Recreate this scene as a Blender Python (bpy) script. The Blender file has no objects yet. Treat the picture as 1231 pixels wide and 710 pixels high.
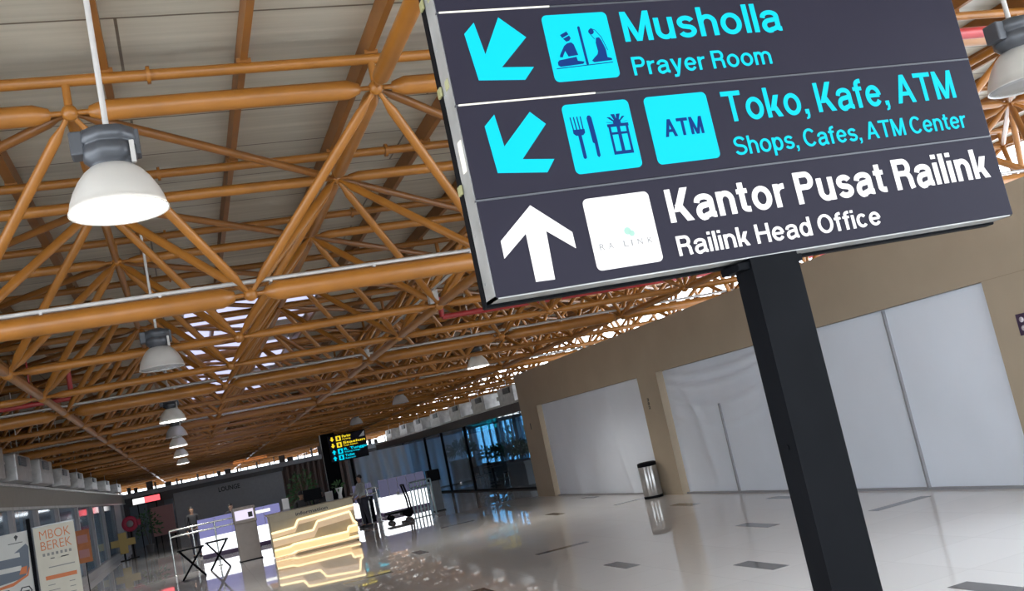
import bpy, bmesh, math, random
from mathutils import Vector, Matrix, Euler
random.seed(7)
COL = bpy.context.scene.collection
SC = bpy.context.scene
PI = math.pi
R = math.radians

# ------------------------------------------------------------------ materials
def new_mat(name):
    m = bpy.data.materials.new(name); m.use_nodes = True
    return m, m.node_tree.nodes, m.node_tree.links, m.node_tree.nodes['Principled BSDF']

def mat(name, col, rough=.5, metal=0., noise=.0, scale=6., bump=0., emit=None, estr=0., stretch=(1, 1, 1), ior=1.5, coat=0., alpha=1.):
    m, N, L, P = new_mat(name)
    P.inputs['Roughness'].default_value = rough
    P.inputs['Metallic'].default_value = metal
    P.inputs['IOR'].default_value = ior
    P.inputs['Coat Weight'].default_value = coat
    tc = N.new('ShaderNodeTexCoord'); mp = N.new('ShaderNodeMapping')
    mp.inputs['Scale'].default_value = stretch
    L.new(tc.outputs['Object'], mp.inputs['Vector'])
    nz = N.new('ShaderNodeTexNoise'); nz.inputs['Scale'].default_value = scale; nz.inputs['Detail'].default_value = 4
    L.new(mp.outputs['Vector'], nz.inputs['Vector'])
    cr = N.new('ShaderNodeValToRGB')
    a = [max(0, c * (1 - noise)) for c in col]; b = [min(1, c * (1 + noise)) for c in col]
    cr.color_ramp.elements[0].position = .3; cr.color_ramp.elements[1].position = .7
    cr.color_ramp.elements[0].color = (*a, 1); cr.color_ramp.elements[1].color = (*b, 1)
    L.new(nz.outputs['Fac'], cr.inputs['Fac']); L.new(cr.outputs['Color'], P.inputs['Base Color'])
    if bump:
        bp = N.new('ShaderNodeBump'); bp.inputs['Strength'].default_value = bump; bp.inputs['Distance'].default_value = .02
        L.new(nz.outputs['Fac'], bp.inputs['Height']); L.new(bp.outputs['Normal'], P.inputs['Normal'])
    if emit:
        P.inputs['Emission Color'].default_value = (*emit, 1); P.inputs['Emission Strength'].default_value = estr
    return m

def glass_mat(name, tint, rough=.0, mix=.12):
    m, N, L, P = new_mat(name)
    N.remove(P)
    tr = N.new('ShaderNodeBsdfTransparent'); tr.inputs['Color'].default_value = (*tint, 1)
    gl = N.new('ShaderNodeBsdfGlossy'); gl.inputs['Roughness'].default_value = .02 + rough
    lw = N.new('ShaderNodeLayerWeight'); lw.inputs['Blend'].default_value = .5
    fr = N.new('ShaderNodeMath'); fr.operation = 'POWER'; fr.inputs[1].default_value = 4.0
    L.new(lw.outputs['Facing'], fr.inputs[0])
    mx = N.new('ShaderNodeMixShader')
    L.new(fr.outputs[0], mx.inputs['Fac']); L.new(tr.outputs['BSDF'], mx.inputs[1]); L.new(gl.outputs['BSDF'], mx.inputs[2])
    L.new(mx.outputs['Shader'], N['Material Output'].inputs['Surface'])
    return m

def floor_mat():
    m, N, L, P = new_mat('polished_floor_tile')
    tc = N.new('ShaderNodeTexCoord')
    br = N.new('ShaderNodeTexBrick'); br.offset = 0
    br.inputs['Scale'].default_value = 1.0; br.inputs['Brick Width'].default_value = 1.0; br.inputs['Row Height'].default_value = 1.0
    br.inputs['Mortar Size'].default_value = .004
    br.inputs['Color1'].default_value = (.77, .75, .73, 1); br.inputs['Color2'].default_value = (.80, .78, .76, 1)
    br.inputs['Mortar'].default_value = (.68, .66, .64, 1)
    L.new(tc.outputs['Object'], br.inputs['Vector'])
    nz = N.new('ShaderNodeTexNoise'); nz.inputs['Scale'].default_value = .7; nz.inputs['Detail'].default_value = 5
    L.new(tc.outputs['Object'], nz.inputs['Vector'])
    mx = N.new('ShaderNodeMixRGB'); mx.blend_type = 'MULTIPLY'; mx.inputs['Fac'].default_value = .25
    L.new(br.outputs['Color'], mx.inputs[1]); L.new(nz.outputs['Color'], mx.inputs[2])
    L.new(br.outputs['Color'], P.inputs['Base Color'])
    P.inputs['Roughness'].default_value = .02
    P.inputs['IOR'].default_value = 1.6
    n2 = N.new('ShaderNodeTexNoise'); n2.inputs['Scale'].default_value = .9; n2.inputs['Detail'].default_value = 1
    L.new(tc.outputs['Object'], n2.inputs['Vector'])
    bp = N.new('ShaderNodeBump'); bp.inputs['Strength'].default_value = .015; bp.inputs['Distance'].default_value = .02
    L.new(n2.outputs['Fac'], bp.inputs['Height']); L.new(bp.outputs['Normal'], P.inputs['Normal'])
    return m

def ceiling_mat():
    m, N, L, P = new_mat('roof_sheet_metal')
    tc = N.new('ShaderNodeTexCoord'); mp = N.new('ShaderNodeMapping'); mp.inputs['Scale'].default_value = (.25, 5, 1)
    L.new(tc.outputs['Object'], mp.inputs['Vector'])
    nz = N.new('ShaderNodeTexNoise'); nz.inputs['Scale'].default_value = 1.6; nz.inputs['Detail'].default_value = 6
    L.new(mp.outputs['Vector'], nz.inputs['Vector'])
    cr = N.new('ShaderNodeValToRGB')
    cr.color_ramp.elements[0].position = .3; cr.color_ramp.elements[1].position = .75
    cr.color_ramp.elements[0].color = (.44, .41, .33, 1); cr.color_ramp.elements[1].color = (.62, .58, .48, 1)
    L.new(nz.outputs['Fac'], cr.inputs['Fac'])
    # sheet laps: dark lines across the hall about every 1.1 m
    br = N.new('ShaderNodeTexBrick'); br.offset = .5
    br.inputs['Scale'].default_value = 1; br.inputs['Brick Width'].default_value = 6.0; br.inputs['Row Height'].default_value = 1.08
    br.inputs['Mortar Size'].default_value = .013
    br.inputs['Color1'].default_value = (1, 1, 1, 1); br.inputs['Color2'].default_value = (.88, .88, .88, 1); br.inputs['Mortar'].default_value = (.25, .22, .2, 1)
    L.new(tc.outputs['Object'], br.inputs['Vector'])
    mx = N.new('ShaderNodeMixRGB'); mx.blend_type = 'MULTIPLY'; mx.inputs['Fac'].default_value = 1
    L.new(cr.outputs['Color'], mx.inputs[1]); L.new(br.outputs['Color'], mx.inputs[2])
    L.new(mx.outputs['Color'], P.inputs['Base Color'])
    P.inputs['Roughness'].default_value = .38; P.inputs['Metallic'].default_value = .0
    bp = N.new('ShaderNodeBump'); bp.inputs['Strength'].default_value = .25; bp.inputs['Distance'].default_value = .03
    L.new(nz.outputs['Fac'], bp.inputs['Height']); L.new(bp.outputs['Normal'], P.inputs['Normal'])
    return m

EXPOSURE = 1.05
def em(name, col, s):
    return mat(name, [c * .08 for c in col], .6, emit=col, estr=s / 2 ** EXPOSURE, ior=1.2)

def refl_mat():
    m, N, L, P = new_mat('frosted_reflector')
    P.inputs['Base Color'].default_value = (.62, .60, .57, 1); P.inputs['Roughness'].default_value = .3; P.inputs['Metallic'].default_value = .3
    nz = N.new('ShaderNodeTexNoise'); nz.inputs['Scale'].default_value = 3
    tr = N.new('ShaderNodeBsdfTranslucent'); tr.inputs['Color'].default_value = (.8, .8, .78, 1)
    mx = N.new('ShaderNodeMixShader'); mr = N.new('ShaderNodeMapRange'); mr.inputs['To Min'].default_value = .08; mr.inputs['To Max'].default_value = .11
    L.new(nz.outputs['Fac'], mr.inputs['Value']); L.new(mr.outputs['Result'], mx.inputs['Fac'])
    L.new(P.outputs['BSDF'], mx.inputs[1]); L.new(tr.outputs['BSDF'], mx.inputs[2]); L.new(mx.outputs['Shader'], N['Material Output'].inputs['Surface'])
    return m
M = dict(
    floor=floor_mat(), ceil=ceiling_mat(),
    inlay=mat('floor_inlay_grey', (.12, .115, .11), .12, noise=.1),
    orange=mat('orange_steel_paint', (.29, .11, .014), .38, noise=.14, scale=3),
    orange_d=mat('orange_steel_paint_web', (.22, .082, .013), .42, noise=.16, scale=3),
    steel=mat('galvanised_steel', (.42, .41, .40), .35, .7, noise=.2, scale=5),
    conduit=mat('grey_conduit', (.45, .43, .41), .45, .1, noise=.08),
    tan=mat('tan_plaster', (.36, .29, .21), .75, noise=.05, scale=1.2),
    tan_d=mat('tan_return', (.26, .20, .14), .75, noise=.05, scale=1.2),
    tarp=mat('white_tarpaulin', (.70, .74, .81), .5, noise=.04, scale=.6, bump=.12),
    batten=mat('grey_batten', (.27, .27, .29), .6, noise=.05),
    black=mat('black_powder_coat', (.0055, .006, .0075), .55, noise=.15, scale=4, ior=1.12),
    panel=mat('sign_face_charcoal', (.024, .022, .033), .32, noise=.04, scale=2, ior=1.12),
    alu=mat('sign_aluminium', (.36, .36, .35), .35, .25, noise=.25, scale=4),
    cyan=em('lit_cyan', (0., .74, 1.), 1.0), white=em('lit_white', (1., 1., 1.), 1.25),
    yellow=em('lit_yellow', (1., .75, .03), 1.0), glow=em('sign_gap_glow', (1., .97, .85), 1.2), glowd=em('sign_gap_dim', (.75, .75, .45), .6), clip=mat('olive_clip', (.30, .29, .14), .4),
    navy=mat('pictogram_navy', (.008, .03, .13), .6, noise=.05, ior=1.08),
    logo=em('faded_logo_green', (.55, .9, .78), .9),
    logog=mat('faded_logo_grey', (.22, .22, .22), .5),
    refl=refl_mat(),
    housing=mat('ballast_grey', (.062, .066, .075), .4, .2, noise=.1),
    lens_on=em('lamp_lens_lit', (1., .98, .94), 12.), lens_off=mat('lamp_lens_unlit', (.30, .30, .30), .2, noise=.05),
    red=mat('red_pipe_paint', (.38, .03, .03), .35, noise=.1),
    dark=mat('dark_wall', (.10, .09, .09), .6, noise=.1),
    fascia=mat('fascia_beige', (.24, .215, .18), .6, noise=.05), grey=mat('grey_wall', (.34, .32, .32), .6, noise=.05), lightgrey=mat('light_grey_panel', (.30, .29, .30), .5, noise=.06),
    lilac=em('backlit_lilac', (.40, .40, .82), .55), lilac_dim=em('backlit_lilac_dim', (.40, .40, .66), .22), whitelit=em('lit_counter_white', (.92, .96, 1.), 2.2),
    purple=mat('purple_plinth', (.05, .02, .07), .4),
    desk=mat('desk_laminate', (.40, .34, .22), .4, noise=.05), warm=em('warm_led', (1., .78, .42), 1.9),
    wavef=mat('wave_panel', (.60, .47, .34), .45, noise=.04, emit=(.62, .43, .24), estr=.28), wavel=mat('wave_panel_backlit', (.5, .38, .25), .45, noise=.04, emit=(1., .66, .28), estr=.46),  # plain wave panels glow faintly, standing in for LED light spilling on them
    kiosk=mat('kiosk_bronze', (.20, .16, .13), .4, .2, noise=.06), screen=em('kiosk_screen', (.82, .74, .95), 1.1),
    glass=glass_mat('partition_glass', (.72, .80, .86)), blue=glass_mat('blue_window_glass', (.30, .52, .66)),
    shopglass=mat('shop_glass_blue', (.15, .23, .31), .08, noise=.5, scale=.7, stretch=(1, 1, .2)),
    leaf=mat('leaf_green', (.035, .10, .028), .55, noise=.35, scale=8), stem=mat('stem_brown', (.10, .06, .03), .7),
    planter=mat('planter_grey', (.20, .18, .17), .6, noise=.06), wood=mat('brown_wood', (.20, .12, .07), .5, noise=.2, scale=4, stretch=(1, 1, 8)),
    paper=mat('poster_paper', (.62, .57, .46), .5, noise=.03), paperw=mat('poster_white', (.60, .58, .53), .5, noise=.03),
    ink_o=mat('ink_orange', (.62, .17, .05), .5), ink_k=mat('ink_black', (.03, .03, .03), .5), ink_g=mat('ink_grey', (.25, .24, .22), .5),
    ink_b=mat('ink_bluegrey', (.13, .15, .18), .5),
    banner=mat('orange_banner', (.45, .15, .05), .6, noise=.1), redsign=mat('red_sign', (.42, .02, .06), .5), pink=mat('pink_board', (.42, .20, .19), .6),
    redlit=em('red_lit', (1., .12, .14), 1.6), yell=mat('yellow_board', (.5, .36, .12), .6),
    skin=mat('skin_brown', (.30, .17, .11), .5, noise=.05), hair=mat('hair_black', (.012, .01, .01), .5),
    shirt=mat('grey_shirt', (.30, .31, .30), .7, noise=.1), cloth=mat('black_clothes', (.02, .02, .023), .7), trousers=mat('dark_trousers', (.03, .03, .045), .7),
    chrome=mat('brushed_rail', (.45, .46, .44), .25, .8, noise=.05), teal=mat('rail_teal_grey', (.16, .21, .22), .3, .5),
    trunk=mat('shelf_beige', (.36, .27, .2), .6), louvre=em('orange_sheet_sun_glow', (.75, .26, .08), .75),
    sky=em('skylight_sheet', (.60, .62, .88), 1.25), plaque=mat('plaque_purple', (.05, .03, .06), .4), plaquew=mat('plaque_mark', (.6, .55, .6), .5),
    curtain=mat('brown_curtain', (.14, .09, .075), .8, noise=.2, scale=3, stretch=(6, 1, .3)),
    label=mat('paper_card', (.7, .7, .7), .6),
)

# ------------------------------------------------------------------ mesh builder
class MB:
    def __init__(s): s.v = []; s.f = []; s.m = []; s.mi = 0; s.smooth = []
    def add(s, vs, fs, smooth=False):
        o = len(s.v); s.v += [Vector(v) for v in vs]
        for f in fs: s.f.append([i + o for i in f]); s.m.append(s.mi); s.smooth.append(smooth)
        return s
    def box(s, a, b, bev=0.):
        x0, y0, z0 = [min(p, q) for p, q in zip(a, b)]; x1, y1, z1 = [max(p, q) for p, q in zip(a, b)]
        if bev <= 0:
            vs = [(x0, y0, z0), (x1, y0, z0), (x1, y1, z0), (x0, y1, z0), (x0, y0, z1), (x1, y0, z1), (x1, y1, z1), (x0, y1, z1)]
            return s.add(vs, [(0, 3, 2, 1), (4, 5, 6, 7), (0, 1, 5, 4), (1, 2, 6, 5), (2, 3, 7, 6), (3, 0, 4, 7)])
        bm = bmesh.new(); bmesh.ops.create_cube(bm, size=1)
        bmesh.ops.scale(bm, vec=(x1 - x0, y1 - y0, z1 - z0), verts=bm.verts)
        bmesh.ops.bevel(bm, geom=bm.edges[:], offset=bev, segments=2, affect='EDGES', profile=.5)
        c = Vector(((x0 + x1) / 2, (y0 + y1) / 2, (z0 + z1) / 2))
        bm.verts.ensure_lookup_table(); bm.verts.index_update()
        s.add([v.co + c for v in bm.verts], [[v.index for v in f.verts] for f in bm.faces]); bm.free()
        return s
    def tube(s, p0, p1, r, n=8, r1=None, caps=True):
        return s.loft([(p0, r), (p1, r if r1 is None else r1)], n, caps)
    def loft(s, pts, n=8, caps=True):
        P = [Vector(p) for p, _ in pts]; d = (P[-1] - P[0]).normalized()
        up = Vector((0, 0, 1)) if abs(d.z) < .9 else Vector((1, 0, 0))
        a = d.cross(up).normalized(); b = d.cross(a)
        vs = []; fs = []
        for p, (_, r) in zip(P, pts):
            for k in range(n):
                t = 2 * PI * k / n; vs.append(p + a * (r * math.cos(t)) + b * (r * math.sin(t)))
        for i in range(len(P) - 1):
            for k in range(n):
                k2 = (k + 1) % n; fs.append((i * n + k, i * n + k2, (i + 1) * n + k2, (i + 1) * n + k))
        s.add(vs, fs, True)
        if caps:
            s.add(vs[:n], [tuple(range(n))]); s.add(vs[-n:], [tuple(reversed(range(n)))])
        return s
    def path(s, pts, r, n=6):
        for p, q in zip(pts, pts[1:]): s.tube(p, q, r, n)
        return s
    def lathe(s, prof, c=(0, 0, 0), n=24, wob=None):
        vs = []; fs = []; c = Vector(c)
        for r, z in prof:
            for k in range(n):
                t = 2 * PI * k / n; rr = r if wob is None else r * wob(k, n, z)
                vs.append(c + Vector((rr * math.cos(t), rr * math.sin(t), z)))
        for i in range(len(prof) - 1):
            for k in range(n):
                k2 = (k + 1) % n; fs.append((i * n + k, i * n + k2, (i + 1) * n + k2, (i + 1) * n + k))
        return s.add(vs, fs, True)
    def ball(s, c, r, n=8):
        return s.lathe([(r * math.sin(PI * i / n) + 1e-4, -r * math.cos(PI * i / n)) for i in range(n + 1)], c, n + 2)
    def prism(s, poly, y0, y1):        # polygon in x,z ; extruded along y
        n = len(poly)
        vs = [(x, y0, z) for x, z in poly] + [(x, y1, z) for x, z in poly]
        fs = [tuple(range(n)), tuple(reversed(range(n, 2 * n)))] + [(i, i + n, (i + 1) % n + n, (i + 1) % n) for i in range(n)]
        return s.add(vs, fs)
    def shift(s, d):
        d = Vector(d)
        s.v = [v + d for v in s.v]; return s
    def rot(s, ang, axis='Z', c=(0, 0, 0)):
        m = Matrix.Rotation(ang, 3, axis); c = Vector(c)
        s.v = [m @ (v - c) + c for v in s.v]; return s

def build(name, mb, mats, parent=None, off=None):
    me = bpy.data.meshes.new(name)
    if not isinstance(mats, (list, tuple)): mats = [mats]
    vs = mb.v if off is None else [v - Vector(off) for v in mb.v]
    me.from_pydata([tuple(v) for v in vs], [], mb.f)
    for m in mats: me.materials.append(m)
    me.polygons.foreach_set('material_index', mb.m)
    me.polygons.foreach_set('use_smooth', mb.smooth)
    bm = bmesh.new(); bm.from_mesh(me); bmesh.ops.recalc_face_normals(bm, faces=bm.faces); bm.to_mesh(me); bm.free()
    o = bpy.data.objects.new(name, me); COL.objects.link(o)
    if parent: o.parent = parent
    return o

def tag(o, label=None, cat=None, group=None, kind=None):
    if label: o['label'] = label
    if cat: o['category'] = cat
    if group: o['group'] = group
    if kind: o['kind'] = kind
    return o

def thing(name, label, cat, loc=(0, 0, 0), rz=0., group=None, kind=None):
    o = bpy.data.objects.new(name, None); COL.objects.link(o)
    o.empty_display_size = .2
    o.location = loc; o.rotation_euler = (0, 0, rz)
    return tag(o, label, cat, group, kind)

def solo(name, mb, m, label, cat, loc=(0, 0, 0), rz=0., group=None):
    o = build(name, mb, m); o.location = loc; o.rotation_euler = (0, 0, rz)
    return tag(o, label, cat, group)

def structure(name, mb, m, parent=None):
    o = build(name, mb, m, parent)
    if not parent: o['kind'] = 'structure'
    return o

def copy_tree(o, parent=None):
    c = o.copy(); COL.objects.link(c)
    if parent: c.parent = parent
    for ch in list(o.children): copy_tree(ch, c)
    return c

# ------------------------------------------------------------------ lettering
_cap = None
def text_mesh(body, bold=0., ext=.002):
    cu = bpy.data.curves.new('lettering', 'FONT'); cu.body = body; cu.extrude = ext; cu.offset = bold; cu.resolution_u = 4
    cu.size = 1.0
    ob = bpy.data.objects.new('lettering', cu); COL.objects.link(ob)
    bpy.context.view_layer.update()
    dg = bpy.context.evaluated_depsgraph_get()
    me = bpy.data.meshes.new_from_object(ob.evaluated_get(dg))
    bpy.data.objects.remove(ob); bpy.data.curves.remove(cu)
    vs = [v.co.copy() for v in me.vertices]; fs = [list(p.vertices) for p in me.polygons]
    bpy.data.meshes.remove(me)
    return vs, fs

def lettering(name, body, x0, x1, base, cap, yfront, m, parent, bold=.015, depth=.003, axis='-Y'):
    """flat letters standing on a vertical face: x0..x1 wide, baseline at z=base, capital height cap"""
    global _cap
    if _cap is None:
        hv, _ = text_mesh('H'); _cap = max(v.y for v in hv)
    vs, fs = text_mesh(body, bold)
    xa = min(v.x for v in vs); xb = max(v.x for v in vs)
    sx = (x1 - x0) / (xb - xa); sz = cap / _cap
    mb = MB()
    out = []
    for v in vs:
        X = x0 + (v.x - xa) * sx; Z = base + v.y * sz; d = depth if v.z > 0 else 0
        if axis == '-Y': out.append((X, yfront - d, Z))
        else: out.append((yfront - d, -X, Z))          # facing -X, reading along -Y
    mb.add(out, fs)
    return build(name, mb, m, parent)


# plain grotesque letters drawn as strokes (capital height 1, x height .73)
def arc(cx, cy, rx, ry, a0, a1, n=14):
    return [(cx + rx * math.cos(R(a0 + (a1 - a0) * k / n)), cy + ry * math.sin(R(a0 + (a1 - a0) * k / n))) for k in range(n + 1)]
def glyph(ch, w):
    """returns (list of polygons, width)"""
    P = []; h = w / 2; xh = .73
    def rect(x0, y0, x1, y1): P.append([(x0, y0), (x1, y0), (x1, y1), (x0, y1)])
    def diag(x0, y0, x1, y1, t): P.append([(x0, y0), (x0 + t, y0), (x1 + t, y1), (x1, y1)])
    def stroke(pts, closed=False, ww=None):
        q = (ww or w) / 2; n = len(pts); Lf = []; Rt = []
        for i in range(n):
            a = pts[i - 1] if (i > 0 or closed) else pts[i]; c = pts[(i + 1) % n] if (i < n - 1 or closed) else pts[i]
            dx, dy = c[0] - a[0], c[1] - a[1]; l = math.hypot(dx, dy) or 1
            nx, ny = -dy / l * q, dx / l * q
            Lf.append((pts[i][0] + nx, pts[i][1] + ny)); Rt.append((pts[i][0] - nx, pts[i][1] - ny))
        for i in range(n if closed else n - 1):
            k = (i + 1) % n; P.append([Rt[i], Rt[k], Lf[k], Lf[i]])
    def ring(x0, y0, x1, y1): stroke(arc((x0 + x1) / 2, (y0 + y1) / 2, (x1 - x0) / 2 - h, (y1 - y0) / 2 - h, 0, 360, 28)[:-1], True)
    def arch(x0, x1, yb=0.):
        m = (x0 + x1) / 2
        stroke(arc(m, .44, m - x0, xh + .012 - h - .44, 165, 0, 16) + [(x1, .3), (x1, yb)])
    def S(W, H):
        r1 = (H + .02 - w) / 4
        y2 = H + .01 - h - r1; y1 = -.01 + h + r1; rx = W / 2 - h
        stroke(arc(W / 2, y2, rx * .95, r1, 18, 240, 16) + arc(W / 2, y1, rx, r1, 60, -162, 16))
        return W
    if ch == ' ': return P, .22
    if ch == 'l': rect(0, 0, w, 1); return P, w
    if ch == 'i': rect(0, 0, w, xh); rect(0, .86, w, 1); return P, w
    if ch == 'o': ring(0, -.012, .66, xh + .012); return P, .66
    if ch in 'nh': rect(0, 0, w, 1 if ch == 'h' else xh); arch(h, .57 - h); return P, .57
    if ch == 'm': rect(0, 0, w, xh); arch(h, .50 - h); arch(.50 - h, .93 - h); return P, .93
    if ch == 'u':
        arch(h, .57 - h); P[:] = [[(.57 - x, xh - y) for x, y in p] for p in P]; rect(.57 - w, 0, .57, xh); return P, .57
    if ch == 'r': rect(0, 0, w, xh); stroke(arc(.33, .42, .33 - h, xh - h - .42, 165, 90, 8) + [(.37, xh - h)]); return P, .37
    if ch == 'a':
        stroke([(.07, .49)] + arc(.30, .52, .22, xh + .012 - h - .52, 175, 0, 14) + [(.52, .14)] + [(.53, .08), (.565, h * .9), (.63, h * .9)])
        stroke([(.52, .43), (.40, .405)] + arc(.27, .2, .265 - h, .185, 92, 270, 12) + arc(.27, .23, .25, .24 - h, 270, 350, 8)); return P, .62
    if ch == 'e':
        W = .63; stroke(arc(W / 2, .365, W / 2 - h, .377 - h, 2, 325, 24)); rect(h, .375 - h * .85, W - h, .375 + h * .85); return P, W
    if ch == 'c': W = .60; stroke(arc(W / 2, .365, W / 2 - h, .377 - h, 42, 318, 22)); return P, W
    if ch == 's': return P, S(.56, xh)
    if ch == 'S': return P, S(.72, 1.)
    if ch == 'k':
        rect(0, 0, w, 1); diag(w * .9, .22, .36, xh, w * 1.3); diag(.40, 0, .20, .40, w * 1.2); return P, .40 + w * 1.2
    if ch == 'f':
        stroke([(.16, 0), (.16, .78)] + arc(.32, .80, .16, .2 - h, 180, 92, 8) + [(.37, 1 - h)]); rect(0, xh - w * .85, .35, xh); return P, .36
    if ch == 't':
        stroke([(.16, .92), (.16, .18)] + arc(.32, .18, .16, .18 - h, 180, 268, 8) + [(.36, h)]); rect(0, xh - w * .85, .35, xh); return P, .36
    if ch == 'd': ring(0, -.012, .60, xh + .012); rect(.62 - w, 0, .62, 1); return P, .62
    if ch == 'p': ring(.02, -.012, .62, xh + .012); rect(0, -.27, w, xh); return P, .62
    if ch == 'y':
        diag(.235, .0, 0, xh, w * 1.08); diag(.245, .0, .46, xh, w * 1.08)
        stroke([(.08, -.27 + h), (.16, -.27 + h), (.24, -.21), (.30, -.07), (.33, .04)]); return P, .46 + w * 1.08
    if ch == ',': rect(0, 0, w, w); P.append([(w * .45, 0), (w, 0), (w, -.06), (w * .75, -.16), (.0, -.19), (0, -.13), (w * .35, -.1)]); return P, w
    if ch == '.': rect(0, 0, w, w); return P, w
    if ch == 'M':
        W = .84; rect(0, 0, w, 1); rect(W - w, 0, W, 1); diag(W / 2 - w * .5, 0, 0, 1, w * 1.05); diag(W / 2 - w * .55, 0, W - w * 1.05, 1, w * 1.05); return P, W
    if ch in 'PR':
        rect(0, 0, w, 1); e = .55; r = (1 - .43) / 2 - h
        stroke([(h, 1 - h), (.40, 1 - h)] + arc(.40, 1 - h - r, e + .10 - .40 - h, r, 90, -90, 14) + [(h, .43 + h)])
        if ch == 'P': return P, .65
        stroke([(.38, .43 + h)] + arc(.40, .28, .18, .235, 80, 0, 8) + [(.585, .12), (.61, 0)]); return P, .69
    if ch == 'T': rect(0, 1 - w, .72, 1); rect(.36 - h, 0, .36 + h, 1); return P, .72
    if ch == 'H': rect(0, 0, w, 1); rect(.72 - w, 0, .72, 1); rect(0, .52 - h, .72, .52 + h); return P, .72
    if ch == 'L': rect(0, 0, w, 1); rect(0, 0, .58, w); return P, .58
    if ch == 'K': rect(0, 0, w, 1); diag(w * .9, .30, .50, 1, w * 1.35); diag(.53, 0, .23, .52, w * 1.28); return P, .53 + w * 1.28
    if ch == 'A':
        W = .78; t = w * 1.08; diag(0, 0, W / 2 - t / 2, 1, t); diag(W - t, 0, W / 2 - t / 2, 1, t); rect(.15, .26, W - .15, .26 + w * .9); return P, W
    if ch == 'O': ring(0, -.012, .82, 1.012); return P, .82
    if ch == 'C': stroke(arc(.40, .5, .40 - h, .512 - h, 40, 320, 24)); return P, .76
    raise KeyError(ch)
def sign_letters(body, x0, x1, base, cap, yfront, m, parent, w=.15, depth=.003, gap=.115):
    polys = []; x = 0.
    for k, ch in enumerate(body):
        g, W = glyph(ch, w)
        polys += [[(px + x, py) for px, py in p] for p in g]
        x += W + (gap if ch != ' ' else 0.06)
    xa = min(px for p in polys for px, _ in p); xb = max(px for p in polys for px, _ in p)
    sx = (x1 - x0) / (xb - xa); b = MB()
    for k, p in enumerate(polys):
        q = [(x0 + (px - xa) * sx, base + py * cap) for px, py in p]
        b.prism(q, yfront - depth - (k % 7) * 1e-5, yfront)
    return build('lettering', b, m, parent)

# ------------------------------------------------------------------ camera
cam = bpy.data.objects.new('camera', bpy.data.cameras.new('camera')); COL.objects.link(cam); SC.camera = cam
yaw, pitch, roll = R(19.66), R(7.8), R(-12.0)
f = Vector((math.sin(yaw) * math.cos(pitch), math.cos(yaw) * math.cos(pitch), math.sin(pitch)))
r0 = Vector((math.cos(yaw), -math.sin(yaw), 0)); u0 = r0.cross(f)
rr = r0 * math.cos(roll) + u0 * math.sin(roll); uu = -r0 * math.sin(roll) + u0 * math.cos(roll)
mw = Matrix((rr, uu, -f)).transposed().to_4x4(); mw.translation = (0, 0, 1.9)
cam.matrix_world = mw
cam.data.sensor_width = 36; cam.data.lens = 36 * 1182. / 1231; cam.data.clip_end = 500; cam.data.clip_start = .05

# ------------------------------------------------------------------ setting
b = MB().box((-14, -26, -.2), (26, 92, 0))
b.mi = 1
for x, y, w, l in ((4.92, 11.85, .2, .72), (7.10, 12.1, .2, .85), (5.50, 9.5, .2, .8), (5.57, 6.32, .2, .75), (8.45, 10.8, .86, .2),
                   (5.25, 14.85, .86, .2), (8.62, 19.4, .86, .2), (8.85, 14.05, .2, .8), (8.98, 22.65, .2, .8), (7.3, 20.65, .2, .8),
                   (8.3, 16.45, .2, .85), (3.3, 12.6, .2, .8), (2.6, 17.5, .86, .2), (4.0, 19.6, .2, .8), (6.0, 24.2, .86, .2)):
    b.box((x - w / 2, y - l / 2, -.02), (x + w / 2, y + l / 2, .0015))
structure('floor', b, [M['floor'], M['inlay']])

structure('ceiling', MB().box((-12, 6.5, 5.62), (17, 88, 5.70)).box((-12, -12, 5.62), (10.2, 6.5, 5.70)), M['ceil'])
# translucent roof strip letting daylight in
b = MB()
for y0 in range(0, 19):
    b.box((.40, 20.0 + y0 * 1.1, 5.575), (2.0, 20.0 + y0 * 1.1 + 1.0, 5.615))
structure('window_1', b, M['sky'])
b = MB()
for k in range(10): b.box((2.15, 20.0 + k * 2.2, 5.575), (3.05, 20.9 + k * 2.2, 5.615))
structure('window_2', b, M['sky'])

# right wall with two boarded openings
WX = 9.17
for p, q in (((WX, 7.4, 2.5), (WX + .3, 27.0, 3.5)), ((WX, 7.4, 0), (WX + .3, 9.25, 2.5)), ((WX, 18.14, 0), (WX + .3, 19.05, 2.5)), ((WX, 25.6, 0), (WX + .3, 27.0, 2.5)), ((WX + .3, 26.9, 0), (WX + 3.0, 27.0, 3.5))):
    structure('wall_right', MB().box(p, q), M['tan'])
b = MB().box((WX - .004, 7.4, 2.497), (WX + .002, 9.25, 2.503))
structure('trim_1', b, M['tan_d'])
structure('baseboard_right', MB().box((WX + .09, 9.25, 0), (WX + .16, 18.14, .03)).box((WX + .09, 19.05, 0), (WX + .16, 25.6, .03)), M['batten'])

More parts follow.
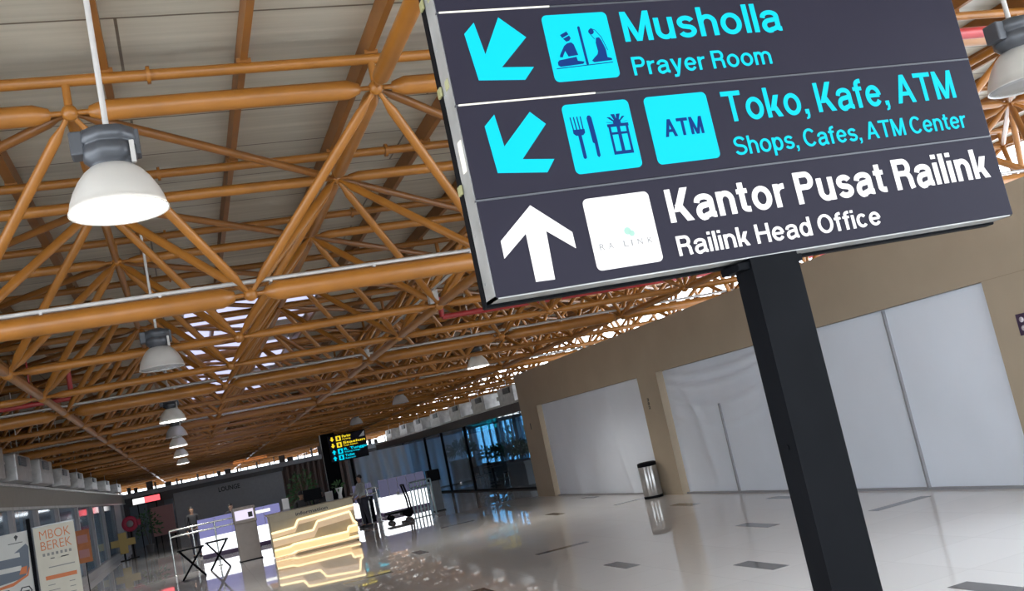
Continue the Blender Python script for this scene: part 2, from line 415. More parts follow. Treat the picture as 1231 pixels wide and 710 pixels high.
def cover(name, y0, y1, label, sag, seed, seams):
    t = thing(name, label, 'tarpaulin', (WX + .15, (y0 + y1) / 2, 0))
    rnd = random.Random(seed); ny, nz = 120, 44; b = MB(); vs = []; fs = []
    ph = [rnd.uniform(0, 6.28) for _ in range(10)]
    for j in range(nz + 1):
        for i in range(ny + 1):
            u = i / ny; w = j / nz                         # u: far left (large y) .. near right
            y = y1 + (y0 - y1) * u; z = .03 + 2.46 * w
            d = .006 * math.sin(9 * u + 3 * w + ph[0]) + .005 * math.sin(23 * u - 5 * w + ph[1]) + .003 * math.sin(47 * u + 11 * w + ph[2])
            # swags hanging from the top edge, and creases running down from the corners
            if sag:
                us = u / sag
                if us < 1.0:
                    h = .34 * (1 - (2 * us - 1) ** 2)
                    for q, (dd, a) in enumerate(((.10, .035), (.26, .03), (.55, .022), (.85, .014))):
                        zz = 2.5 - dd - h * (.35 + dd)
                        d += a * math.exp(-((z - zz) / .045) ** 2)
                    d += .02 * math.exp(-((us - .22 - .12 * (1 - w)) / .035) ** 2) * (1 - w) * w * 4
                    d += .02 * math.exp(-((us - .10 - .45 * (1 - w)) / .03) ** 2) * w
            else:
                d += .018 * math.exp(-((u - .17 - .10 * (1 - w)) / .03) ** 2) * (1 - w)
                d += .016 * math.exp(-((u - .62 - .14 * (1 - w)) / .02) ** 2) * (1 - w)
                d += .012 * math.exp(-((u - .80 + .12 * w) / .02) ** 2) * w
                d += .012 * math.exp(-((w - .55 - .1 * u) / .03) ** 2) * max(0, 1 - 3 * u)
            tp = min(1, min(u, 1 - u) / .03, (1 - w) / .03)
            for ys, zt2 in seams:
                if z < zt2 + .05: tp = min(tp, .15 + abs(y - ys) / .5)
            vs.append((-d * 1.9 * tp - .012, y - (y0 + y1) / 2, z))
    for j in range(nz):
        for i in range(ny):
            a = j * (ny + 1) + i; fs.append((a, a + 1, a + ny + 2, a + ny + 1))
    b.add(vs, fs, True)
    k = len(vs)
    b.box((.02, y0 - (y0 + y1) / 2, .03), (.05, y1 - (y0 + y1) / 2, 2.5))
    build('sheet', b, M['tarp'], t)
    for ys, zt in seams:
        build('batten', MB().box((-.05, ys - (y0 + y1) / 2 - .018, .03), (-.004, ys - (y0 + y1) / 2 + .018, zt)), M['batten'], t)
    return t
cover('tarpaulin_hoarding', 19.09, 25.56, 'smaller white tarpaulin filling the far opening in the tan wall', 0, 3, [])
cover('tarpaulin_hoarding', 9.29, 18.10, 'wide white tarpaulin with swagged top filling the near wall opening', .45, 5, ((16.14, 1.65), (14.41, 1.85), (11.2, 2.48)))

# unit numbers and plaque on the wall
t = thing('unit_number', 'small dark vertical number on tan wall between both tarpaulins', 'sign', (WX, 18.75, 1.80))
for k, ch in enumerate('302'):
    lettering('digit', ch, -.04, .04, .16 - k * .08, .062, .002, M['ink_k'], t, .03, .006, '-X')
t = thing('unit_number', 'small dark vertical mark on tan wall beside far tarpaulin', 'sign', (WX, 26.4, 1.9))
lettering('digit', '1', -.035, .035, 0, .16, .002, M['ink_k'], t, .03, .006, '-X')
t = thing('wall_plaque', 'small purple plaque with two round marks at right wall edge', 'plaque', (WX, 8.8, 1.78))
build('plate', MB().box((-.012, -.085, 0), (-.001, .085, .25), .004), M['plaque'], t)
for z in (.18, .08):
    m = MB().lathe([(.0001, 0), (.032, 0), (.032, .003), (.0001, .003)], n=16).rot(-PI / 2, 'Y').shift((-.013, .01, z))
    build('mark', m, M['plaquew'], t)

# ------------------------------------------------------------------ roof space frame
zU, zL = 5.1, 1.9 + .556 * 3.2
SX, SY = 2.5, 2.62
I0, I1, J0, J1 = -4, 6, 0, 29
def U(i, j): return Vector((-.45 + SX * i, 8.1 + SY * j, zU))
def Lw(i, j): return Vector((.8 + SX * i, 9.41 + SY * j, zL))
frame = thing('roof_space_frame', 'orange tubular steel space frame under the whole roof', 'roof truss', (0, 36, 3.5))
FO = (0, 36, 3.5)
CAMP = Vector((0, 0, 1.9))
def strut(mb, p, q, r, near):
    d = (q - p); l = d.length; d = d / l
    if near:
        mb.loft([(p, .022), (p + d * .14, .022), (p + d * .15, r * .55), (p + d * .26, r), (q - d * .26, r), (q - d * .15, r * .55), (q - d * .14, .022), (q, .022)], 12, False)
    else:
        mb.tube(p, q, r, 6, None, False)
def isnear(p, q): return ((p + q) / 2 - CAMP).length < 19
for j in range(-4, 0):
    mb = MB().tube((U(I0, j) + Vector((-.6, 0, .27))), (U(I1, j) + Vector((.6, 0, .27))), .05, 8)
    build('purlin', mb, M['orange'], frame, FO)
for j in range(J0, J1 + 1):
    r = .085 if j % 3 == 0 else .06
    mb = MB()
    for i in range(I0, I1): strut(mb, U(i, j), U(i + 1, j), r, isnear(U(i, j), U(i + 1, j)))
    build('transverse_chord', mb, M['orange'], frame, FO)
    if j < J1:
        r = .095 if j % 3 == 0 else .05
        mb = MB()
        for i in range(I0, I1 - 1): strut(mb, Lw(i, j), Lw(i + 1, j), r, isnear(Lw(i, j), Lw(i + 1, j)))
        build('transverse_chord', mb, M['orange'], frame, FO)
    # purlin tube carried on stubs above every upper row
    mb = MB().tube((U(I0, j) + Vector((-.6, 0, .27))), (U(I1, j) + Vector((.6, 0, .27))), .05, 8)
    for i in range(I0, I1 + 1): mb.tube(U(i, j), U(i, j) + Vector((0, 0, .25)), .035, 6)
    for i in range(I0, I1):
        if j < 4: mb.tube(U(i, j) + Vector((.62, 0, .27)), U(i, j) + Vector((.65, 0, .27)), .075, 10)
    build('purlin', mb, M['orange'], frame, FO)
for i in range(I0, I1 + 1):
    if i % 2 == 0:
        mb = MB()
        for j in range(J0, J1): strut(mb, U(i, j), U(i, j + 1), .045, j < 5)
        build('longitudinal_chord', mb, M['orange'], frame, FO)
    else:
        mb = MB()
        for j in range(J0 - 4, J1): strut(mb, U(i, j), U(i, j + 1), .075, j < 5)
        build('longitudinal_chord', mb, M['orange'], frame, FO)
        if i < I1:
            mb = MB()
            for j in range(J0, J1 - 1): strut(mb, Lw(i, j), Lw(i, j + 1), .055, isnear(Lw(i, j), Lw(i, j + 1)))
            build('longitudinal_chord', mb, M['orange'], frame, FO)
x = -1.24 - 9 * 1.1
while x < 16.5:
    big = abs(x + 1.24) < .05
    mb = MB().box((x - (.05 if big else .03), -4 if x < 10 else 6.6, 5.42), (x + (.05 if big else .03), 87.5, 5.615))
    for j in range(J0 if x < 10 else 1, 9): mb.box((x - .06, 8.1 + SY * j - .05, 5.40), (x + .06, 8.1 + SY * j + .05, 5.44))
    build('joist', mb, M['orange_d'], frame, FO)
    x += 1.1
def project_size(p, q):
    d = ((p + q) / 2 - CAMP); z = d.dot(f)
    if z < 1: return 0
    x, y = d.dot(rr) / z * 1182, d.dot(uu) / z * 1182
    if abs(x) > 720 or abs(y) > 460: return 0
    return 1 / z
def family(name, items, m, make):
    items.sort(key=lambda it: -project_size(*it))
    for it in items[:100]:
        mb = MB(); make(mb, it[0], it[1]); build(name, mb, m, frame, FO)
    mb = MB()
    for it in items[100:]: make(mb, it[0], it[1])
    o = build(name, mb, m, frame, FO); o['kind'] = 'stuff'
webs = []; braces = []; balls = []
for i in range(I0, I1):
    for j in range(J0, J1):
        for a in (0, 1):
            for c in (0, 1): webs.append((U(i + a, j + c), Lw(i, j)))
        balls.append((Lw(i, j), Lw(i, j)))
for i in range(I0, I1 + 1):
    for j in range(J0, J1 + 1):
        balls.append((U(i, j), U(i, j)))
        if j < J1:
            if 0 <= i < I1: braces.append((U(i, j), U(i + 1, j + 1)))
            if I0 < i <= 0: braces.append((U(i, j), U(i - 1, j + 1)))
family('web_diagonal', webs, M['orange'], lambda mb, p, q: strut(mb, p, q, .045, isnear(p, q)))
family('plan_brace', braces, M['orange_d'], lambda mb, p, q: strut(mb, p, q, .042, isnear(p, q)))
family('node_ball', balls, M['orange'], lambda mb, p, q: mb.ball(p, .066, 8 if isnear(p, q) else 4))

# cable trays / conduits clipped to the truss
for k, j in enumerate((0, 3, 6)):
    y = 9.41 + SY * j
    mb = MB().tube((-7.2, y + .02, zL + .125), (13, y + .02, zL + .125), .022, 8).tube((.9, y - .05, zL + .11), (13, y - .05, zL + .11), .016, 8)
    for q in range(-7, 12): mb.box((q - .012, y - .08, zL + .08), (q + .012, y + .06, zL + .1))
    solo('conduit', mb, M['conduit'], ['pale conduit clipped along the nearest big lower orange chord', 'pale conduit along second big orange chord behind hanging lamps', 'pale conduit along third big orange chord, far off'][k], 'conduit')
mb = MB().path([(3.24, 6.5, zL + .2), (3.26, 30, zL + .2), (3.3, 60, zL + .2)], .018, 8)
for q in range(8): mb.box((3.19, 12 + q * 5.24, zL + .03), (3.31, 12.12 + q * 5.24, zL + .2))
solo('conduit', mb, M['conduit'], 'long thin pale conduit running down the hall toward the far sign', 'conduit')
# red sprinkler pipes
mb = MB().tube((3.6, 5.75, 4.2), (13, 5.6, 4.2), .045, 10)
for x in (5.0, 7.4, 9.8): mb.tube((x, 5.74 - .015 * (x - 3.6), 4.2), (x, 5.74 - .015 * (x - 3.6), 5.4), .012, 6).tube((x - .03, 5.72, 4.2), (x + .03, 5.72, 4.2), .06, 10)
solo('sprinkler_pipe', mb, M['red'], 'bright red pipe passing right of the big sign by a lamp', 'pipe')
mb = MB().tube((4.6, 16.7, 4.15), (15, 16.7, 4.15), .05, 10).tube((4.6, 16.7, 4.15), (4.6, 16.7, 4.5), .05, 8)
for x in (6, 8, 10, 12): mb.tube((x, 16.7, 4.1), (x, 16.7, 5.4), .014, 6)
solo('sprinkler_pipe', mb, M['red'], 'dull red pipe under the trusses just below big sign', 'pipe')
mb = MB().tube((-7.2, 17.6, 3.95), (-1.6, 17.6, 3.95), .04, 10).tube((-1.6, 17.6, 3.95), (-1.6, 17.6, 4.5), .04, 8)
for x in (-6.5, -5, -3.5, -2.2): mb.tube((x, 17.6, 3.95), (x, 17.6, 5.4), .014, 6)
solo('sprinkler_pipe', mb, M['red'], 'dark red pipe among trusses at left above the shops', 'pipe')

# ------------------------------------------------------------------ high bay lamps
def make_lamp(loc, on, label):
    x, y = loc
    t = thing('high_bay_lamp', label, 'lamp', (x, y, 3.46), 0, 'high bay lamps hanging from the truss')
    zt = 5.38 - 3.46
    build('suspension_rod', MB().tube((0, 0, .44), (0, 0, zt), .016, 10).tube((0, 0, zt - .05), (0, 0, zt), .05, 10), M['conduit'], t)
    b = MB()
    b.lathe([(.0001, .45), (.07, .45), (.105, .43), (.135, .425), (.14, .36), (.128, .355), (.128, .34), (.137, .335), (.135, .28), (.11, .25), (.10, .235), (.10, .215), (.0001, .215)], n=32,
            wob=lambda k, n, z: 1.04 if (k // 2) % 2 and .26 < z < .43 else 1.0)
    b.box((-.19, -.06, .30), (-.12, .06, .43), .01); b.box((.11, -.05, .28), (.155, .05, .42), .008)
    hs = build('ballast_housing', b, M['housing'], t)
    build('latch', MB().box((.10, -.11, .22), (.125, -.075, .34), .004), M['conduit'], hs)
    prof = [(.098, .235), (.115, .23), (.150, .20), (.185, .155), (.215, .10), (.235, .05), (.247, .0), (.252, -.004), (.252, -.012), (.244, -.010),
            (.228, .05), (.208, .10), (.178, .152), (.145, .19), (.10, .218)]
    rf = build('reflector', MB().lathe(prof, n=48), M['refl'], t)
    build('lens', MB().lathe([(.0001, .004), (.20, .004), (.243, .004), (.2435, -.004), (.18, -.012), (.0001, -.018)], n=40), M['lens_on' if on else 'lens_off'], t)
    if on:
        li = bpy.data.lights.new('lamp_light', 'SPOT'); li.energy = 150 if y > 8 else 90; li.spot_size = R(140); li.spot_blend = .6; li.shadow_soft_size = .22
        li.color = (1, .97, .9)
        lo = bpy.data.objects.new('lamp_light', li); COL.objects.link(lo); lo.parent = t; lo.location = (0, 0, -.05)
    return t
make_lamp((-.13, 5.35), True, 'large bright lit lamp nearest, hanging at upper left')
make_lamp((-.10, 11.9), False, 'unlit grey lamp second in the left row below the bright one')
make_lamp((-.13, 19.9), True, 'third lamp of the left row, lit with white rim')
make_lamp((-.13, 24.6), False, 'dim fourth lamp of the left row')
make_lamp((-.15, 29.0), True, 'small lit fifth lamp in the left row')
make_lamp((-.15, 35.5), True, 'tiny lit sixth lamp in the left row')
make_lamp((-.15, 42.5), True, 'tiniest lit lamp at far end of left row')
make_lamp((5.62, 4.82), False, 'unlit lamp cut by right photo edge beside the big sign')
make_lamp((6.24, 20.57), True, 'lit lamp under trusses above far end of tan wall')
make_lamp((6.2, 29.0), False, 'dim unlit lamp above far sign in right row')
make_lamp((6.2, 37.5), False, 'farthest dim unlit lamp in right row')

# ------------------------------------------------------------------ big wayfinding sign
SY0 = 3.6
sg = thing('wayfinding_sign', 'big dark backlit directional sign on black post with cyan and white lettering', 'sign', (2.5, SY0, 0))
OX = 1.22; OFF = (2.5, SY0, 0)
zb, zt = 2.42, 4.03
SW = 2.655
b = MB()
b.box((OX, SY0 + .012, zb), (OX + .012, SY0 + .13, zt)); b.box((OX + SW - .012, SY0 + .012, zb), (OX + SW, SY0 + .13, zt))
b.box((OX, SY0 + .012, zb), (OX + SW, SY0 + .13, zb + .012)); b.box((OX, SY0 + .012, zt - .012), (OX + SW, SY0 + .13, zt))
for z in (2.5, 2.7, 3.3, 3.5): b.tube((OX - .004, SY0 + .1, z), (OX + .001, SY0 + .1, z), .008, 8)
build('side_frame', b, M['alu'], sg, OFF)
b = MB()
for z in (2.82, 3.22, 3.62): b.box((OX, SY0 + .004, z - .004), (OX + SW, SY0 + .02, z + .004))
build('divider', b, M['housing'], sg, OFF)
b = MB().box((OX - .004, SY0 + .13, zb - .012), (OX + SW + .004, SY0 + .19, zt), .006).box((OX + .012, SY0 + .03, zb + .012), (OX + SW - .012, SY0 + .13, zt - .012))
build('back_box', b, M['black'], sg, OFF)
for z, h, m_ in ((2.955, .13, 'glow'), (3.31, .04, 'glowd'), (3.70, .05, 'glowd')):
    build('light_gap', MB().box((OX - .003, SY0 + .03, z), (OX + .001, SY0 + .075, z + h)), M[m_], sg, OFF)
for z in (3.31, 3.70, 2.885):
    build('hinge_clip', MB().box((OX - .014, SY0 + .12, z), (OX - .003, SY0 + .165, z + .04), .003), M['clip'], sg, OFF)
for z, x1 in ((3.62, .50), (3.22, .62)):
    build('light_seam', MB().box((OX + .012, SY0 - .0015, z - .003), (OX + x1, SY0 + .004, z + .0025)), M['glow'], sg, OFF)
pb = MB()
pb.box((2.388, SY0 + .008, 0), (2.628, SY0 + .145, zb)); pb.box((2.33, SY0 + .02, 2.375), (2.66, SY0 + .17, 2.408), .004)
pb.tube((2.383, SY0 + .07, 1.6), (2.386, SY0 + .07, 1.6), .012, 8)
build('post', pb, M['black'], sg, OFF)
build('base_plate', MB().box((2.25, SY0 - .12, 0), (2.75, SY0 + .27, .012), .003), M['black'], sg, OFF)

def rrect(x0, z0, x1, z1, r=.022):
    p = []
    for cx, cz, a in ((x1 - r, z1 - r, 0), (x0 + r, z1 - r, 90), (x0 + r, z0 + r, 180), (x1 - r, z0 + r, 270)):
        for k in range(6): t = R(a + 18 * k); p.append((cx + r * math.cos(t), cz + r * math.sin(t)))
    return p
F0 = SY0           # face plane
def row(z0, z1):
    return build('face_panel', MB().box((OX + .004, F0, z0 + .005), (OX + SW - .004, F0 + .014, z1 - .005), .002), M['panel'], sg, OFF)
def flat(name, polys, m, par, d0=.0, d1=.003):
    b = MB()
    for p in polys: b.prism([(x + OX - .02, z) for x, z in p], F0 - d1, F0 - d0)
    return build(name, b, m, par, OFF)
def letters(body, x0, x1, base, cap, m, par, bold):
    return sign_letters(body, x0 + OX - .02 - OFF[0], x1 + OX - .02 - OFF[0], base, cap, 0, m, par, bold)
def disc(x, z, r, n=18, sx=1): return [(x + sx * r * math.cos(2 * PI * k / n), z + r * math.sin(2 * PI * k / n)) for k in range(n)]
def cap_line(x0, z0, x1, z1, w):
    d = Vector((x1 - x0, z1 - z0)).normalized(); n = Vector((-d.y, d.x)) * w / 2; a0 = math.atan2(n.y, n.x)
    p = [(x0 + w / 2 * math.cos(a0 + PI * k / 6), z0 + w / 2 * math.sin(a0 + PI * k / 6)) for k in range(7)]
    return p + [(x1 + w / 2 * math.cos(a0 + PI + PI * k / 6), z1 + w / 2 * math.sin(a0 + PI + PI * k / 6)) for k in range(7)]
def darrow(z):
    return [(.276, z + .392 - .03), (.386, z + .277 - .0), (.250, z + .148), (.388, z + .145), (.343, z + .091), (.137, z + .105), (.121, z + .310), (.171, z + .357), (.188, z + .215)]
r4 = row(3.62, 4.03)
# row 3 from below: prayer room
r3 = row(3.22, 3.62)
flat('arrow', [[(.280, 3.582), (.384, 3.487), (.249, 3.364), (.389, 3.355), (.340, 3.303), (.139, 3.317), (.119, 3.520), (.169, 3.566), (.190, 3.425)]], M['cyan'], r3)
flat('icon_tile', [rrect(.471, 3.280, .774, 3.578)], M['cyan'], r3)
pol = [
    [(.538, 3.486), (.570, 3.500), (.576, 3.486), (.545, 3.472)],                                          # cap
    [(.548, 3.468), (.578, 3.481), (.583, 3.468), (.574, 3.458), (.560, 3.455)],                           # face
    [(.560, 3.446), (.580, 3.450), (.590, 3.440), (.600, 3.392), (.555, 3.388), (.545, 3.415), (.527, 3.386), (.515, 3.388), (.518, 3.398), (.545, 3.436)],  # torso and arm
    [(.508, 3.374), (.590, 3.384), (.592, 3.366), (.622, 3.360), (.615, 3.351), (.510, 3.345), (.500, 3.352), (.500, 3.366)],            # folded legs
    cap_line(.630, 3.514, .634, 3.350, .011),
    cap_line(.490, 3.338, .752, 3.348, .003),
    disc(.684, 3.492, .0125),
    [(.700, 3.462), (.714, 3.464), (.722, 3.450), (.733, 3.410), (.733, 3.372), (.752, 3.366), (.752, 3.358), (.668, 3.354), (.658, 3.362), (.672, 3.374), (.690, 3.388), (.696, 3.402), (.694, 3.440)],
]
flat('pictogram', pol, M['navy'], r3, .003, .005)
shawl = [cap_line(.684, 3.507, .704, 3.498, .002), cap_line(.704, 3.498, .726, 3.464, .002), cap_line(.726, 3.464, .742, 3.404, .002), cap_line(.672, 3.490, .692, 3.458, .002)]
flat('pictogram', shawl, M['navy'], r3, .003, .0046)
letters('Musholla', .838, 1.645, 3.436, .137, M['cyan'], r3, .150)
letters('Prayer Room', .843, 1.546, 3.281, .083, M['cyan'], r3, .135)
# row 2: shops, cafes, cash machines
r2 = row(2.82, 3.22)
dz = .4
flat('arrow', [[(.327, 3.163), (.386, 3.105), (.252, 2.967), (.389, 2.953), (.347, 2.901), (.135, 2.922), (.122, 3.121), (.172, 3.166), (.186, 3.028)]], M['cyan'], r2)
flat('icon_tile', [rrect(.471, 2.876, .780, 3.178)], M['cyan'], r2)
flat('icon_tile', [rrect(.855, 2.875, 1.162, 3.178)], M['cyan'], r2)
pol = [cap_line(.498 + k * .0155, 3.120, .502 + k * .0145, 3.062, .0045) for k in range(4)]
pol += [[(.498, 3.066), (.551, 3.066), (.551, 3.050), (.540, 3.040), (.509, 3.040), (.498, 3.050)], cap_line(.5245, 3.045, .5265, 2.945, .015),
        [(.572, 3.112), (.578, 3.122), (.588, 3.122), (.594, 3.112), (.598, 3.010), (.597, 2.945), (.590, 2.938), (.583, 2.945), (.583, 3.000), (.576, 3.004)]]
gx, gz = .706, 3.0
pol += [[(.658, 3.075), (.757, 3.075), (.757, 3.062), (.658, 3.062)], [(.662, 3.07), (.672, 3.07), (.672, 2.942), (.662, 2.942)], [(.743, 3.07), (.753, 3.07), (.753, 2.942), (.743, 2.942)],
        [(.662, 2.955), (.753, 2.955), (.753, 2.941), (.662, 2.941)], [(.700, 3.07), (.715, 3.07), (.715, 2.942), (.700, 2.942)], [(.662, 3.038), (.753, 3.038), (.753, 3.028), (.662, 3.028)]]
for a in (-75, -45, -15, 15, 45, 75):
    t = R(a); pol.append([(gx + math.sin(t) * .006 - math.cos(t) * .004, 3.073 + math.cos(t) * .006), (gx + math.sin(t) * .05 - math.cos(t) * .009, 3.073 + math.cos(t) * .046), (gx + math.sin(t) * .05 + math.cos(t) * .009, 3.073 + math.cos(t) * .046), (gx + math.sin(t) * .006 + math.cos(t) * .004, 3.073 + math.cos(t) * .006)])
pol.append(disc(gx, 3.08, .018, 12))
for k, p in enumerate(pol): pass
b = MB()
for k, p in enumerate(pol): b.prism([(x + OX - .02, z) for x, z in p], F0 - .005 - k * 2e-5, F0 - .003)
build('pictogram', b, M['navy'], r2, OFF)
letters('ATM', .920, 1.110, 2.992, .078, M['navy'], r2, .17).location.y = -.003
letters('Toko, Kafe, ATM', 1.236, 2.53, 3.030, .140, M['cyan'], r2, .150)
letters('Shops, Cafes, ATM Center', 1.243, 2.545, 2.876, .083, M['cyan'], r2, .135)
# row 1: head office
r1 = row(2.42, 2.82)
flat('arrow', [[(.241, 2.773), (.396, 2.640), (.397, 2.573), (.285, 2.661), (.278, 2.460), (.197, 2.462), (.198, 2.661), (.087, 2.573), (.087, 2.645)]], M['white'], r1)
flat('icon_tile', [rrect(.470, 2.465, .773, 2.769)], M['white'], r1)
flat('logo_mark', [disc(.640, 2.612, .016, 16), disc(.657, 2.600, .013, 12)], M['logo'], r1, .003, .0045)
for ch, x in (('R', .500), ('A', .540), ('L', .610), ('I', .645), ('N', .675), ('K', .722)):
    lettering('lettering', ch, x + OX - .02 - OFF[0], x + OX - .02 - OFF[0] + (.006 if ch == 'I' else .022), 2.548, .026, -.003, M['logog'], r1, .0, .0015)
letters('Kantor Pusat Railink', .850, 2.600, 2.619, .145, M['white'], r1, .172)
letters('Railink Head Office', .853, 1.905, 2.474, .085, M['white'], r1, .145)

# ------------------------------------------------------------------ litter bin
t = thing('litter_bin', 'ribbed steel litter bin standing between two tarpaulins on floor', 'bin', (8.93, 19.0, 0))
build('drum', MB().lathe([(.0001, .04), (.19, .04), (.195, .05), (.195, .66), (.185, .68), (.0001, .68)], n=72, wob=lambda k, n, z: 1 - .05 * ((k // 3) % 2)), M['steel'], t)
build('plinth', MB().lathe([(.0001, 0), (.2, 0), (.2, .05), (.0001, .05)], n=36), M['black'], t)
build('rim', MB().lathe([(.15, .64), (.2, .66), (.2, .72), (.185, .735), (.15, .73), (.15, .64)], n=36), M['black'], t)
build('bag', MB().lathe([(.148, .735), (.165, .742), (.165, .70), (.148, .66), (.0001, .66)], n=24), M['cloth'], t)

# ------------------------------------------------------------------ left side: shop front, air ducts, posters
LX = -3.6
structure('baseboard_left', MB().box((LX - .3, 8, 0), (LX, 62, .25)), M['grey'])
structure('wall_left', MB().box((LX - .5, 8, 2.55), (LX, 62, 3.0)), M['fascia'])
structure('wall_left', MB().box((LX - 4, 8, 0), (LX - 3.8, 62, 5.4)), M['grey'])
for y in (20.5, 23.5, 27, 31, 36, 41, 46, 52, 58): structure('wall_left', MB().box((LX - .25, y, .25), (LX, y + .25, 2.55)), M['grey'])
b = MB()
for y0, y1 in ((8, 20.5), (20.75, 23.5), (23.75, 27), (27.25, 31), (31.25, 36), (36.25, 41), (41.25, 46), (46.25, 52)): b.box((LX - .14, y0, .25), (LX - .1, y1, 2.55))
structure('window_3', b, M['shopglass'])
b = MB()
for y0, y1 in ((52.25, 58), (58.25, 62)): b.box((LX - .14, y0, .25), (LX - .1, y1, 2.55))
structure('wall_left', b, M['lightgrey'])
structure('trim_2', MB().box((LX - .55, 8, 3.0), (LX + .05, 62, 3.06)).box((LX - .1, 8, 2.5), (LX + .03, 62, 2.56)), M['steel'])
dlab = ['first big grey air unit above the left shops, at photo edge', 'second grey air unit above the left shops', 'third grey air unit along the left shop roof', 'fourth grey air unit along left shop roof',
        'fifth small grey air unit along left shop roof', 'sixth small air unit along left shop roof', 'seventh small air unit along left shop roof', 'farthest small air unit on left shop roof']
def air_unit(x, y, l, h, label, grp, z0, flip=1):
    t = thing('air_unit', label, 'air duct', (x, y, z0), 0, grp)
    w = .8
    build('casing', MB().box((-w / 2, -l / 2, 0), (w / 2, l / 2, h), .02).box((-w / 2 - .01, -l / 2 - .02, h * .45), (w / 2 + .01, l / 2 + .02, h * .52)), M['steel'], t)
    g = MB()
    fx = w / 2 * flip
    g.box((fx, -l * .32, h * .58), (fx + .03 * flip, l * .1, h * .92))
    for k in range(5): g.box((fx + .03 * flip, -l * .30, h * (.6 + k * .06)), (fx + .045 * flip, l * .08, h * (.62 + k * .06)))
    build('grille', g, M['housing'], t)
    a, c = l / 2, l / 2 + .55
    b = MB(); ww = w * .45; w2 = w * .25
    b.add([(-ww, a, .08), (ww, a, .08), (ww, a, h * .9), (-ww, a, h * .9), (-w2, c, .2), (w2, c, .2), (w2, c, h * .6), (-w2, c, h * .6)],
          [(0, 1, 2, 3), (4, 7, 6, 5), (0, 4, 5, 1), (1, 5, 6, 2), (2, 6, 7, 3), (3, 7, 4, 0)])
    b.box((-w2, c, .2), (w2, c + .3, h * .6))
    build('duct_neck', b, M['steel'], t)
    r = MB()
    for s in (-1, 1): r.tube((s * w * .4, 0, h), (s * w * .4, 0, 5.42 - z0), .012, 6)
    build('hanger_rod', r, M['conduit'], t)
for k, (y, l, h) in enumerate(((20.3, 2.2, .62), (23.8, 2.0, .56), (27.4, 2.2, .6), (31.2, 2.0, .5), (35.2, 2.0, .5), (40, 2.0, .45), (46, 2.2, .45), (53, 2.4, .42))):
    air_unit(LX - .1, y, l, h, dlab[k], 'air units along the left shops', 3.062)

# poster stands
def xpost(x0, x1, y): pass
t = thing('poster_stand', 'cream roll-up poster reading MBOK BEREK at lower left', 'poster', (-2.07, 17.0, 0))
pw = .29
build('base', MB().box((-.31, -.12, 0), (.31, .12, .07), .01), M['alu'], t)
build('pole', MB().tube((0, .05, .06), (0, .02, 2.0), .012, 8), M['alu'], t)
sh = build('sheet', MB().box((-pw, -.004, .07), (pw, .004, 2.0)), M['paper'], t)
build('top_rail', MB().box((-pw - .005, -.012, 1.992), (pw + .005, .012, 2.014), .003), M['alu'], t)
lettering('lettering', 'MBOK', -.21, .225, 1.80, .135, -.004, M['ink_o'], sh, -.01, .002)
lettering('lettering', 'BEREK', -.21, .225, 1.635, .135, -.004, M['ink_o'], sh, -.01, .002)
g = MB()
for k in range(7): g.box((-.2 + k * .062, -.006, 1.545), (-.2 + k * .062 + .035, -.004, 1.588))
for k in range(3): g.box((-.1, -.006, 1.49 - .0), (-.04, -.004, 1.505)); g.box((.05, -.006, 1.49), (.16, -.004, 1.505))
g.box((-.14, -.006, 1.36), (.23, -.004, 1.376))
for k in range(8): g.box((-.18, -.006, 1.1 - k * .08), (-.18 + .1 + .12 * ((k * 7) % 3) / 2, -.004, 1.112 - k * .08)); g.box((.12, -.006, 1.1 - k * .08), (.2, -.004, 1.112 - k * .08))
build('small_print', g, M['ink_g'], sh)
build('orange_band', MB().box((-.2, -.006, 1.185), (.24, -.004, 1.245)), M['ink_o'], sh)
t = thing('poster_stand', 'white poster with devices in black frame, cut by left edge', 'poster', (-2.72, 17.0, 0))
build('frame_post', MB().box((.285, -.03, 0), (.335, .03, 2.16), .004).box((-.45, -.16, 0), (.34, .16, .03), .005), M['black'], t)
sh = build('sheet', MB().box((-.5, -.006, .2), (.285, .006, 1.99)), M['paperw'], t)
g = MB()
g.prism([(-.33, 1.47), (-.29, 1.66), (.05, 1.68), (.24, 1.80), (.27, 1.75), (.25, 1.42), (.16, 1.30), (-.33, 1.24)], -.0075, -.006)
build('photo', g, M['ink_b'], sh)
g = MB()
for z in (1.62, 1.42): g.box((-.26, -.010, z), (.14, -.0075, z + .07))
build('photo_highlight', g, M['paperw'], sh)
g = MB()
g.prism([(-.33, 1.18), (-.33, 1.21), (.0, 1.26), (.2, 1.34), (.24, 1.44), (.255, 1.44), (.22, 1.32), (.0, 1.21)], -.010, -.0076)
g.prism([(.10, 1.36), (.14, 1.46), (.22, 1.47), (.2, 1.36)], -.0105, -.0076)
build('orange_swoosh', g, M['ink_o'], sh)
g = MB()
for x in (-.12, .16):
    for z in (1.10, .78):
        p = [(x - .09, z), (x - .055, z + .07), (x + .055, z + .07), (x + .09, z), (x + .055, z - .07), (x - .055, z - .07)]
        q = [(x + (a - x) * .8, z + (c - z) * .78) for a, c in p]
        for k in range(6): g.prism([p[k], p[(k + 1) % 6], q[(k + 1) % 6], q[k]], -.009, -.006)
        g.box((x - .05, -.008, z - .012), (x + .05, -.006, z + .012))
g.prism([(.09, 1.93), (.12, 1.955), (.15, 1.93), (.125, 1.89), (.11, 1.86), (.105, 1.9)], -.008, -.006)
g.box((.0, -.008, 1.83), (.2, -.006, 1.84))
build('icons', g, M['ink_k'], sh)

def hang_board(name, x, y, z0, z1, w, m, label, cat='sign', extra=None):
    t = thing(name, label, cat, (x, y, z0))
    build('board', MB().box((-w / 2, -.02, 0), (w / 2, .02, z1 - z0), .006), m, t)
    return t
